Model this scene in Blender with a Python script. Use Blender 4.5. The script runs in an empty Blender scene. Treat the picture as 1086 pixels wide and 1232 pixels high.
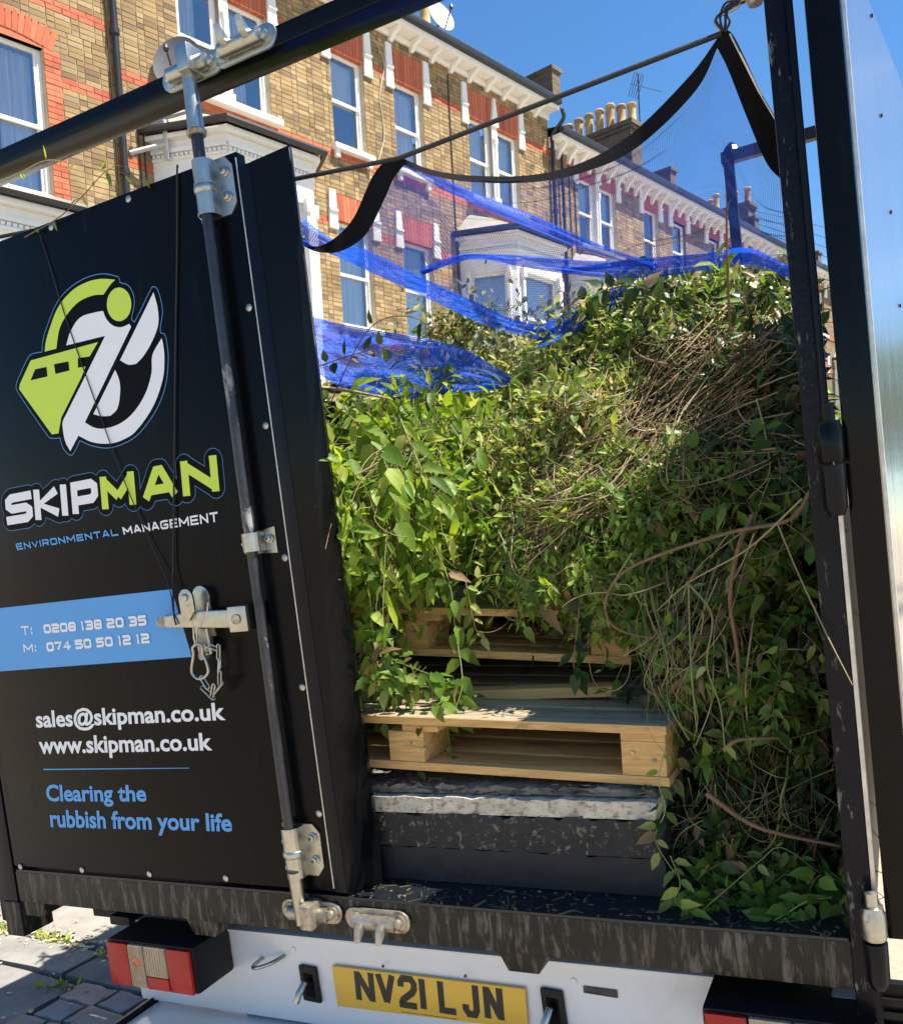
import bpy, bmesh, math, random
import numpy as np
from mathutils import Matrix, Vector
random.seed(7); RNG = np.random.default_rng(7)
sc = bpy.context.scene
C = bpy.data.collections.new('place'); sc.collection.children.link(C)

# ---------------------------------------------------------------- camera
F, CX, CY = 1088.0, 543.0, 724.0                      # focal length and principal point, photo pixels
CAM = Vector((0, 0, 1.66))
Wm = np.array([[0.8967, -0.0218, -0.4422], [0.4394, -0.0785, 0.8949], [-0.0542, -0.9967, -0.0608]])   # camera right/down/forward in world
Tax = np.array([[0.9985, 0.0, -0.0548], [-0.0022, 0.9992, -0.04], [0.0547, 0.04, 0.9977]])            # truck axes (columns) in world
yawH = math.radians(-15.95)
OT = np.array([1.241, -1.68, 1.66])                    # camera position in truck coordinates
cd = bpy.data.cameras.new('camera'); cam = bpy.data.objects.new('camera', cd); C.objects.link(cam)
cd.sensor_width = 36; cd.sensor_fit = 'HORIZONTAL'; cd.lens = F / 1086 * 36; cd.shift_y = 108 / 1086
cd.clip_start = 0.05; cd.clip_end = 2000
R3 = Matrix([[Wm[i][0], -Wm[i][1], -Wm[i][2]] for i in range(3)])
cam.matrix_world = Matrix.Translation(CAM) @ R3.to_4x4()
sc.camera = cam

# ---------------------------------------------------------------- light
SUN_EL, SUN_AZ = math.radians(63), math.radians(12)     # azimuth measured from world +X towards +Y
sd = Vector((math.cos(SUN_EL) * math.cos(SUN_AZ), math.cos(SUN_EL) * math.sin(SUN_AZ), math.sin(SUN_EL)))
sl = bpy.data.lights.new('sun', 'SUN'); sl.energy = 5.0; sl.angle = math.radians(0.5); sl.color = (1, 0.93, 0.81)
so = bpy.data.objects.new('sun', sl); C.objects.link(so)
so.rotation_euler = sd.to_track_quat('Z', 'Y').to_euler()
wd = bpy.data.worlds.new('World'); sc.world = wd; wd.use_nodes = True
nt = wd.node_tree; nt.nodes.clear()
wo = nt.nodes.new('ShaderNodeOutputWorld'); bg = nt.nodes.new('ShaderNodeBackground'); bg.inputs[1].default_value = 0.074
sk = nt.nodes.new('ShaderNodeTexSky'); sk.sky_type = 'NISHITA'; sk.sun_disc = False
sk.sun_elevation = SUN_EL; sk.sun_rotation = math.radians(90) - SUN_AZ; sk.air_density = 1.0; sk.dust_density = 0.2; sk.ozone_density = 3.2
tc = nt.nodes.new('ShaderNodeTexCoord'); mp = nt.nodes.new('ShaderNodeMapping'); mp.inputs['Scale'].default_value = (1.2, 1.2, 3.2)
nz = nt.nodes.new('ShaderNodeTexNoise'); nz.inputs['Scale'].default_value = 2.2; nz.inputs['Detail'].default_value = 8; nz.inputs['Roughness'].default_value = 0.62
cr = nt.nodes.new('ShaderNodeValToRGB'); cr.color_ramp.elements[0].position = 0.54; cr.color_ramp.elements[1].position = 0.82
cr.color_ramp.elements[1].color = (.6, .6, .6, 1)
mx = nt.nodes.new('ShaderNodeMix'); mx.data_type = 'RGBA'; mx.inputs['B'].default_value = (6.6, 6.9, 7.2, 1)
L = nt.links.new
L(tc.outputs['Generated'], mp.inputs[0]); L(mp.outputs[0], nz.inputs['Vector']); L(nz.outputs['Fac'], cr.inputs[0])
L(cr.outputs[0], mx.inputs['Factor']); hs = nt.nodes.new('ShaderNodeHueSaturation'); hs.inputs['Saturation'].default_value = 1.24; L(sk.outputs[0], hs.inputs['Color']); L(hs.outputs[0], mx.inputs['A']); L(mx.outputs['Result'], bg.inputs[0]); L(bg.outputs[0], wo.inputs[0])
sc.view_settings.view_transform = 'Standard'; sc.view_settings.look = 'None'; sc.view_settings.exposure = 1.42; sc.view_settings.gamma = 1
sc.render.engine = 'CYCLES'
sc.cycles.max_bounces = 10; sc.cycles.transparent_max_bounces = 24; sc.cycles.diffuse_bounces = 4

# ---------------------------------------------------------------- frames of reference
M3 = Matrix([list(r) for r in Tax])
MT = Matrix.Translation(CAM) @ M3.to_4x4() @ Matrix.Translation(-Vector(OT))
MH = Matrix.Rotation(yawH, 4, 'Z')
MW = Matrix.Identity(4)
FR = {'T': MT, 'H': MH, 'W': MW}
def _ray(px, py): return np.array([px - CX, py - CY, F])
def t(px, py, Y=None, X=None, Z=None):
    "a sight line met with a plane of the truck, in truck metres"
    r = Tax.T @ (Wm @ _ray(px, py))
    k = (Y - OT[1]) / r[1] if Y is not None else (X - OT[0]) / r[0] if X is not None else (Z - OT[2]) / r[2]
    return OT + r * k

# ---------------------------------------------------------------- materials
MATS = {}
def _new(name):
    m = bpy.data.materials.new(name); m.use_nodes = True
    n = m.node_tree.nodes; p = n['Principled BSDF']; MATS[name] = m
    return m, m.node_tree, p
def N(nt_, typ, **kw):
    n = nt_.nodes.new(typ)
    for k, v in kw.items():
        if k in n.inputs: n.inputs[k].default_value = v
        else: setattr(n, k, v)
    return n
def pm(name, col, rough=0.5, metal=0.0, var=0.15, scale=8, bump=0.0, bscale=60, spec=0.5, coat=0.0, stretch=(1, 1, 1), dirt=None, dirtpos=(.55, .72), dscale=6, dstretch=(1, 1, 1)):
    m, T_, p = _new(name)
    p.inputs['Roughness'].default_value = rough; p.inputs['Metallic'].default_value = metal
    p.inputs['Specular IOR Level'].default_value = spec; p.inputs['Coat Weight'].default_value = coat; p.inputs['Coat Roughness'].default_value = .08
    tc = N(T_, 'ShaderNodeTexCoord'); mp = N(T_, 'ShaderNodeMapping'); mp.inputs['Scale'].default_value = stretch
    T_.links.new(tc.outputs['Object'], mp.inputs[0])
    nz = N(T_, 'ShaderNodeTexNoise', Scale=scale, Detail=8.0, Roughness=.65); T_.links.new(mp.outputs[0], nz.inputs['Vector'])
    rp = N(T_, 'ShaderNodeValToRGB'); e = rp.color_ramp.elements
    e[0].position = .25; e[1].position = .75
    e[0].color = [c * (1 - var) for c in col] + [1]; e[1].color = [min(1, c * (1 + var)) for c in col] + [1]
    T_.links.new(nz.outputs['Fac'], rp.inputs[0]); out = rp.outputs[0]
    if dirt:
        mp2 = N(T_, 'ShaderNodeMapping'); mp2.inputs['Scale'].default_value = dstretch; T_.links.new(tc.outputs['Object'], mp2.inputs[0])
        n2 = N(T_, 'ShaderNodeTexNoise', Scale=dscale, Detail=10.0, Roughness=.7, Distortion=.4); T_.links.new(mp2.outputs[0], n2.inputs['Vector'])
        r2 = N(T_, 'ShaderNodeValToRGB'); r2.color_ramp.elements[0].position = dirtpos[0]; r2.color_ramp.elements[1].position = dirtpos[1]
        T_.links.new(n2.outputs['Fac'], r2.inputs[0])
        mx = N(T_, 'ShaderNodeMix', data_type='RGBA'); mx.inputs['B'].default_value = list(dirt) + [1]
        T_.links.new(r2.outputs[0], mx.inputs['Factor']); T_.links.new(out, mx.inputs['A']); out = mx.outputs['Result']
        mr = N(T_, 'ShaderNodeMapRange'); mr.inputs['To Min'].default_value = rough; mr.inputs['To Max'].default_value = .85
        T_.links.new(r2.outputs[0], mr.inputs[0]); T_.links.new(mr.outputs[0], p.inputs['Roughness'])
    T_.links.new(out, p.inputs['Base Color'])
    if bump:
        n3 = N(T_, 'ShaderNodeTexNoise', Scale=bscale, Detail=6.0, Roughness=.6); T_.links.new(mp.outputs[0], n3.inputs['Vector'])
        b = N(T_, 'ShaderNodeBump', Strength=min(1, bump), Distance=.004 if bump <= 1 else .02); T_.links.new(n3.outputs['Fac'], b.inputs['Height'])
        T_.links.new(b.outputs[0], p.inputs['Normal'])
    return m
def island_ramp(name, cols, rough=.85, bump=.5, bscale=40, noise=.25, nscale=12, translucent=0, spec=.35, dirt=None):
    "colour picked per piece (mesh island and object), with a little mottling"
    m, T_, p = _new(name)
    g = N(T_, 'ShaderNodeNewGeometry'); oi = N(T_, 'ShaderNodeObjectInfo')
    a = N(T_, 'ShaderNodeMath', operation='ADD'); T_.links.new(g.outputs['Random Per Island'], a.inputs[0]); T_.links.new(oi.outputs['Random'], a.inputs[1])
    fr = N(T_, 'ShaderNodeMath', operation='FRACT'); T_.links.new(a.outputs[0], fr.inputs[0])
    rp = N(T_, 'ShaderNodeValToRGB'); rp.color_ramp.interpolation = 'CONSTANT' if translucent else 'LINEAR'; els = rp.color_ramp.elements
    while len(els) < len(cols): els.new(.5)
    for i, c in enumerate(cols): els[i].position = i / len(cols) if translucent else i / (len(cols) - 1); els[i].color = list(c) + [1]
    T_.links.new(fr.outputs[0], rp.inputs[0])
    tc = N(T_, 'ShaderNodeTexCoord')
    nz = N(T_, 'ShaderNodeTexNoise', Scale=nscale, Detail=8.0, Roughness=.7); T_.links.new(tc.outputs['Object'], nz.inputs['Vector'])
    mr = N(T_, 'ShaderNodeMapRange'); mr.inputs['From Min'].default_value = .3; mr.inputs['From Max'].default_value = .7
    mr.inputs['To Min'].default_value = 1 - noise; mr.inputs['To Max'].default_value = 1 + noise; T_.links.new(nz.outputs['Fac'], mr.inputs[0])
    hv = N(T_, 'ShaderNodeHueSaturation'); T_.links.new(rp.outputs[0], hv.inputs['Color']); T_.links.new(mr.outputs[0], hv.inputs['Value'])
    T_.links.new(hv.outputs[0], p.inputs['Base Color']); p.inputs['Roughness'].default_value = rough; p.inputs['Specular IOR Level'].default_value = spec
    if bump:
        n3 = N(T_, 'ShaderNodeTexNoise', Scale=bscale, Detail=6.0); T_.links.new(tc.outputs['Object'], n3.inputs['Vector'])
        b = N(T_, 'ShaderNodeBump', Strength=bump, Distance=.006); T_.links.new(n3.outputs['Fac'], b.inputs['Height']); T_.links.new(b.outputs[0], p.inputs['Normal'])
    if translucent:
        tr = N(T_, 'ShaderNodeBsdfTranslucent'); h2 = N(T_, 'ShaderNodeHueSaturation', Saturation=1.1, Value=1.5, Hue=.485); T_.links.new(hv.outputs[0], h2.inputs['Color'])
        T_.links.new(h2.outputs[0], tr.inputs['Color'])
        ms = N(T_, 'ShaderNodeMixShader'); ms.inputs[0].default_value = translucent
        T_.links.new(p.outputs[0], ms.inputs[1]); T_.links.new(tr.outputs[0], ms.inputs[2]); T_.links.new(ms.outputs[0], T_.nodes['Material Output'].inputs[0])
    return m
STOCK = [(.31, .21, .095), (.25, .165, .075), (.36, .26, .13), (.28, .185, .085), (.17, .115, .065), (.33, .23, .105), (.22, .15, .075), (.38, .28, .15), (.13, .09, .055)]
m_brick = island_ramp('stock_brick', STOCK, bump=.7, bscale=70, nscale=2.2, noise=.38)
m_red = island_ramp('red_brick', [(.42, .11, .055), (.50, .15, .075), (.36, .085, .045), (.46, .14, .06)], bump=.6, bscale=70, nscale=20, noise=.18)
m_mortar = pm('lime_mortar', (.50, .41, .26), .95, var=.2, bump=.5)
def brick_tex(name, cols, mortar):
    m, T_, p = _new(name)
    tc = N(T_, 'ShaderNodeTexCoord'); sx = N(T_, 'ShaderNodeSeparateXYZ'); cb = N(T_, 'ShaderNodeCombineXYZ')
    ad = N(T_, 'ShaderNodeMath', operation='ADD')
    T_.links.new(tc.outputs['Object'], sx.inputs[0]); T_.links.new(sx.outputs[0], ad.inputs[0]); T_.links.new(sx.outputs[1], ad.inputs[1])
    T_.links.new(ad.outputs[0], cb.inputs[0]); T_.links.new(sx.outputs[2], cb.inputs[1])
    bt = N(T_, 'ShaderNodeTexBrick', Scale=1.0); bt.inputs['Brick Width'].default_value = .225; bt.inputs['Row Height'].default_value = .075; bt.inputs['Mortar Size'].default_value = .007
    bt.inputs['Color1'].default_value = list(cols[0]) + [1]; bt.inputs['Color2'].default_value = list(cols[1]) + [1]; bt.inputs['Mortar'].default_value = list(mortar) + [1]
    T_.links.new(cb.outputs[0], bt.inputs['Vector']); nz = N(T_, 'ShaderNodeTexNoise', Scale=3.0, Detail=10.0, Roughness=.75); T_.links.new(tc.outputs['Object'], nz.inputs['Vector'])
    mr = N(T_, 'ShaderNodeMapRange'); mr.inputs['To Min'].default_value = .45; mr.inputs['To Max'].default_value = 1.5; T_.links.new(nz.outputs['Fac'], mr.inputs[0])
    hv = N(T_, 'ShaderNodeHueSaturation'); T_.links.new(bt.outputs[0], hv.inputs['Color']); T_.links.new(mr.outputs[0], hv.inputs['Value']); T_.links.new(hv.outputs[0], p.inputs['Base Color'])
    b = N(T_, 'ShaderNodeBump', Strength=.6, Distance=.008); b.invert = True; T_.links.new(bt.outputs['Fac'], b.inputs['Height']); T_.links.new(b.outputs[0], p.inputs['Normal'])
    p.inputs['Roughness'].default_value = .9
    return m
m_bricktex = brick_tex('stock_brickwork', ((.25, .165, .08), (.13, .085, .045)), (.26, .21, .14))
m_bricktexd = brick_tex('sooty_brickwork', ((.14, .10, .06), (.08, .06, .045)), (.16, .14, .11))
m_white = pm('white_painted_masonry', (.78, .77, .73), .6, var=.06, scale=5, bump=.15, dirt=(.45, .42, .36), dirtpos=(.6, .85), dscale=4)
m_frame = pm('white_window_paint', (.80, .80, .78), .4, var=.03, dirt=(.5, .48, .44), dirtpos=(.66, .9), dscale=7)
m_blackpipe = pm('black_gutter_paint', (.02, .021, .023), .35, var=.3)
m_slate = pm('slate_roofing', (.05, .055, .065), .6, var=.35, scale=6, bump=.5, bscale=12)
m_lead = pm('bay_roof_felt', (.33, .30, .25), .8, var=.25, scale=4, bump=.3)
m_pot = island_ramp('buff_chimney_pot', [(.42, .28, .12), (.50, .35, .16), (.36, .23, .11), (.30, .15, .09)], bump=.3, nscale=5)
m_curtain = pm('net_curtain', (.72, .73, .72), .9, var=.12, scale=3, stretch=(1, 9, .4), bump=.8, bscale=9)
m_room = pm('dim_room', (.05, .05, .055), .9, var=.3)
def glass_mat():
    m, T_, p = _new('window_glass'); T_.nodes.remove(p)
    tr = N(T_, 'ShaderNodeBsdfTransparent'); gl = N(T_, 'ShaderNodeBsdfGlossy', Roughness=.02); gl.inputs['Color'].default_value = (.95, .97, 1, 1)
    fr = N(T_, 'ShaderNodeFresnel', IOR=1.9); tc = N(T_, 'ShaderNodeTexCoord'); nz = N(T_, 'ShaderNodeTexNoise', Scale=1.6, Detail=1.0); T_.links.new(tc.outputs['Object'], nz.inputs['Vector'])
    b = N(T_, 'ShaderNodeBump', Strength=.25, Distance=.02); T_.links.new(nz.outputs['Fac'], b.inputs['Height']); T_.links.new(b.outputs[0], gl.inputs['Normal'])
    ms = N(T_, 'ShaderNodeMixShader'); mr = N(T_, 'ShaderNodeMapRange'); mr.inputs['To Min'].default_value = .20; mr.inputs['To Max'].default_value = 1.0
    T_.links.new(fr.outputs[0], mr.inputs[0]); T_.links.new(mr.outputs[0], ms.inputs[0]); T_.links.new(tr.outputs[0], ms.inputs[1]); T_.links.new(gl.outputs[0], ms.inputs[2])
    T_.links.new(ms.outputs[0], T_.nodes['Material Output'].inputs[0]); return m
m_glass = glass_mat()
m_door = pm('black_door_sheet', (.0025, .0034, .0045), .25, var=.25, scale=3, spec=.12, bump=.10, bscale=4, dirt=(.016, .017, .019), dirtpos=(.56, .9), dscale=9, dstretch=(2.5, 2.5, .3))
m_steel = pm('black_painted_steel', (.004, .005, .009), .22, var=.3, scale=9, spec=.18, bump=.12, bscale=30, dirt=(.10, .09, .075), dirtpos=(.68, .80), dscale=30, dstretch=(2.5, 2.5, .5))
m_steelg = pm('gloss_black_beam', (.003, .0035, .004), .13, var=.3, spec=.16, bump=.08, bscale=14, dirt=(.07, .065, .06), dirtpos=(.72, .88), dscale=18)
m_post = pm('chipped_black_steel', (.005, .006, .010), .26, var=.4, scale=9, spec=.16, bump=.6, bscale=35, dirt=(.16, .155, .14), dirtpos=(.585, .64), dscale=24, dstretch=(3.0, 3.0, .6))
m_inner = pm('worn_black_steel_inside', (.025, .025, .024), .55, var=.5, bump=.5, bscale=40, dirt=(.10, .07, .045), dirtpos=(.55, .75), dscale=12)
m_drip = pm('dirty_sill_steel', (.012, .0115, .010), .42, var=.4, bump=.6, bscale=40, spec=.3, dirt=(.14, .122, .09), dirtpos=(.50, .62), dscale=9, dstretch=(5, 5, .9))
m_silltop = pm('scuffed_sill_top', (.010, .013, .018), .35, var=.4, bump=.5, bscale=50, dirt=(.12, .11, .10), dirtpos=(.6, .75), dscale=26, dstretch=(.7, 3, 1))
m_zinc = pm('zinc_plated_steel', (.44, .44, .40), .34, metal=1.0, var=.18, scale=30, bump=.15, bscale=60, dirt=(.26, .25, .23), dirtpos=(.56, .8), dscale=40)
m_zincd = pm('rusty_plated_steel', (.42, .38, .31), .45, metal=.8, var=.3, scale=30, bump=.4, bscale=60, dirt=(.20, .14, .09), dirtpos=(.5, .7), dscale=25)
m_rod = pm('worn_black_rod', (.03, .033, .04), .25, var=.4, metal=.3, scale=40, dirt=(.33, .33, .32), dirtpos=(.60, .70), dscale=22, dstretch=(1, 1, .3))
m_bare = pm('bare_worn_edge', (.55, .54, .51), .4, metal=.7, var=.3, scale=30)
m_bumper = pm('white_bumper_paint', (.72, .73, .74), .28, var=.04, scale=3, coat=.4, bump=.02, bscale=4, dirt=(.48, .46, .42), dirtpos=(.60, .95), dscale=5)
m_plastic = pm('black_plastic', (.007, .007, .0075), .4, var=.3, bump=.1, spec=.25)
m_plate = pm('yellow_number_plate', (.72, .43, .03), .3, var=.05, scale=4, coat=.4)
m_lred = pm('red_lamp_lens', (.36, .004, .006), .2, var=.15, scale=12, spec=.3, coat=.25, bump=.5, bscale=90)
m_lclear = pm('smoky_clear_lens', (.42, .34, .24), .18, var=.4, scale=9, coat=.9, bump=.7, bscale=160, stretch=(6, 1, .3), metal=.3)
m_lamber = pm('orange_lamp_lens', (.65, .10, .02), .15, var=.2, scale=12, coat=.8, bump=.4, bscale=90)
def flat(name, col, rough=.4): return pm(name, col, rough, var=.03, scale=20)
v_white = flat('white_vinyl', (.80, .81, .83)); v_lime = flat('lime_vinyl', (.55, .73, .055)); v_blue = flat('sky_blue_vinyl', (.075, .33, .72)); v_black = pm('black_vinyl', (.0015, .0015, .002), .35, var=.03, spec=.08)
v_outline = flat('blue_outline_vinyl', (.05, .20, .42)); v_ink = flat('plate_ink', (.012, .012, .012))
m_band = pm('black_net_webbing', (.006, .006, .007), .85, var=.3, bump=.4, bscale=200, spec=.15)
m_rope = pm('black_bungee_cord', (.018, .018, .02), .7, var=.3, bump=.4, bscale=150)
m_wood = pm('pallet_pine', (.66, .40, .15), .8, var=.34, scale=9, stretch=(.5, 7, 10), bump=.8, bscale=25, dirt=(.17, .10, .05), dirtpos=(.54, .72), dscale=9, dstretch=(.6, 3, 3))
m_woodgrey = pm('weathered_pallet_top', (.38, .31, .20), .85, var=.3, scale=7, stretch=(.5, 7, 9), bump=.6, bscale=20, dirt=(.19, .15, .09), dirtpos=(.5, .7), dscale=9, dstretch=(.5, 4, 4))
m_slab1 = pm('charcoal_slab', (.022, .022, .021), .75, var=.4, bump=.8, bscale=60, dirt=(.22, .18, .12), dirtpos=(.56, .63), dscale=60, dstretch=(1, 1, .8))
m_slab2 = pm('navy_black_slab', (.010, .012, .016), .6, var=.3, bump=.4, bscale=40, dirt=(.09, .08, .065), dirtpos=(.64, .78), dscale=22)
m_plaster = pm('crumbly_plaster_edge', (.58, .52, .42), .95, var=.3, scale=25, bump=1.0, bscale=50, dirt=(.24, .20, .14), dirtpos=(.50, .62), dscale=44, dstretch=(1, 1, 1.5))
m_slabtop = pm('debris_covered_slab_top', (.20, .18, .145), .95, var=.5, scale=18, bump=1.0, bscale=40, dirt=(.05, .05, .045), dirtpos=(.5, .65), dscale=20)
m_mirror = pm('polished_door_lining', (.55, .56, .57), .13, metal=.85, var=.1, scale=2, stretch=(2, 2, .25), bump=.35, bscale=7, dirt=(.25, .25, .22), dirtpos=(.62, .8), dscale=14, dstretch=(3, 3, .12))
m_slate2 = island_ramp('york_stone_paving', [(.19, .185, .17), (.26, .245, .22), (.16, .16, .155), (.23, .21, .185)], bump=.6, bscale=14, nscale=5, noise=.3)
m_sett = island_ramp('granite_sett', [(.32, .27, .24), (.25, .25, .26), (.38, .28, .235), (.34, .32, .30)], bump=.7, bscale=18, nscale=8, noise=.3)
m_joint = pm('earthy_joint_fill', (.085, .07, .048), .95, var=.5, scale=30, bump=1.0, bscale=50, dirt=(.22, .19, .13), dirtpos=(.55, .65), dscale=60)
m_road = pm('worn_asphalt', (.30, .25, .185), .9, var=.3, scale=40, bump=.8, bscale=120)
m_dish = pm('grey_dish', (.42, .42, .41), .5, var=.1)
m_dishd = pm('dark_dish', (.10, .105, .12), .5, var=.15)
m_cable = pm('thin_cable', (.02, .02, .02), .6)
m_cablew = pm('pale_cable', (.55, .5, .4), .6)
# foliage
LF = dict(
 big=island_ramp('broad_pale_leaves', [(.23, .36, .035), (.30, .43, .05), (.13, .24, .028), (.38, .49, .08), (.19, .30, .035), (.24, .33, .04), (.10, .17, .025), (.17, .27, .03), (.42, .46, .12), (.26, .38, .05), (.24, .35, .04), (.32, .44, .06)], rough=.42, bump=.2, bscale=30, noise=.18, translucent=.46, spec=.25),
 fine=island_ramp('yellow_green_leaves', [(.26, .33, .06), (.38, .42, .10), (.15, .22, .04), (.50, .50, .18), (.22, .31, .06), (.33, .40, .07), (.12, .19, .03), (.52, .50, .18), (.20, .32, .05), (.28, .40, .06)], rough=.45, bump=.2, noise=.18, translucent=.44),
 mid=island_ramp('mid_green_leaves', [(.09, .17, .022), (.15, .24, .035), (.06, .12, .018), (.19, .28, .05), (.11, .20, .025), (.08, .14, .02), (.25, .30, .07), (.12, .21, .03), (.14, .24, .03), (.10, .19, .025), (.17, .27, .04), (.24, .16, .07)], rough=.38, bump=.2, noise=.18, translucent=.34, spec=.28),
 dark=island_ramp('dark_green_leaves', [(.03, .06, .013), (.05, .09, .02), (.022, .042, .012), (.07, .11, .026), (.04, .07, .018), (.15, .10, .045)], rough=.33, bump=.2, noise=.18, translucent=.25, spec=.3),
 shrub=island_ramp('shrub_leaves', [(.10, .13, .035), (.19, .20, .045), (.06, .085, .03), (.26, .25, .08), (.05, .07, .03)], rough=.5, bump=.1, noise=.2, translucent=.25),
 tree=island_ramp('tree_leaves', [(.05, .10, .02), (.09, .16, .03), (.04, .07, .018), (.12, .19, .04)], rough=.5, bump=0, noise=.2, translucent=.25))
m_dry = island_ramp('dry_vine_stems', [(.42, .30, .16), (.28, .18, .09), (.56, .45, .28), (.34, .23, .11), (.17, .10, .05), (.46, .38, .20), (.12, .075, .04)], rough=.75, bump=.2, noise=.2)
m_green = island_ramp('green_vine_stems', [(.20, .24, .07), (.14, .19, .05), (.34, .34, .14), (.24, .17, .08), (.28, .20, .10)], rough=.6, bump=.2, noise=.2)
m_bark = pm('brown_bark', (.20, .115, .06), .8, var=.35, scale=30, bump=.6, bscale=60)
m_trunk = pm('tree_bark', (.09, .07, .05), .9, var=.4, bump=1.0, bscale=14)
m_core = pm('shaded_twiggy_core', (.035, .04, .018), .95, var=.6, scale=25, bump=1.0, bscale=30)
def net_mat(name, col, period, cover, tran=.35):
    "woven netting: real holes between the threads, set out in the cloth's own UVs"
    m, T_, p = _new(name); uv = N(T_, 'ShaderNodeUVMap'); sx = N(T_, 'ShaderNodeSeparateXYZ'); T_.links.new(uv.outputs[0], sx.inputs[0])
    outs = []
    for k in (0, 1):
        mu = N(T_, 'ShaderNodeMath', operation='MULTIPLY'); mu.inputs[1].default_value = 1 / period; T_.links.new(sx.outputs[k], mu.inputs[0])
        f_ = N(T_, 'ShaderNodeMath', operation='FRACT'); T_.links.new(mu.outputs[0], f_.inputs[0])
        l_ = N(T_, 'ShaderNodeMath', operation='LESS_THAN'); l_.inputs[1].default_value = cover; T_.links.new(f_.outputs[0], l_.inputs[0]); outs.append(l_)
    mxx = N(T_, 'ShaderNodeMath', operation='MAXIMUM'); T_.links.new(outs[0].outputs[0], mxx.inputs[0]); T_.links.new(outs[1].outputs[0], mxx.inputs[1])
    p.inputs['Base Color'].default_value = list(col) + [1]; p.inputs['Roughness'].default_value = .6; p.inputs['Specular IOR Level'].default_value = .2
    if cover > .3:
        nz = N(T_, 'ShaderNodeTexNoise', Scale=34.0, Detail=5.0); b = N(T_, 'ShaderNodeBump', Strength=.8, Distance=.01); T_.links.new(nz.outputs['Fac'], b.inputs['Height']); T_.links.new(b.outputs[0], p.inputs['Normal'])
    trl = N(T_, 'ShaderNodeBsdfTranslucent'); trl.inputs['Color'].default_value = list(col) + [1]
    m1 = N(T_, 'ShaderNodeMixShader'); m1.inputs[0].default_value = tran; T_.links.new(p.outputs[0], m1.inputs[1]); T_.links.new(trl.outputs[0], m1.inputs[2])
    tp = N(T_, 'ShaderNodeBsdfTransparent'); m2 = N(T_, 'ShaderNodeMixShader')
    T_.links.new(mxx.outputs[0], m2.inputs[0]); T_.links.new(tp.outputs[0], m2.inputs[1]); T_.links.new(m1.outputs[0], m2.inputs[2])
    T_.links.new(m2.outputs[0], T_.nodes['Material Output'].inputs[0]); return m
m_net = net_mat('blue_debris_net', (.022, .085, .55), .0062, .165, .15)
m_netd = net_mat('bunched_blue_net', (.010, .13, .85), .0058, .58, .40)

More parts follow.
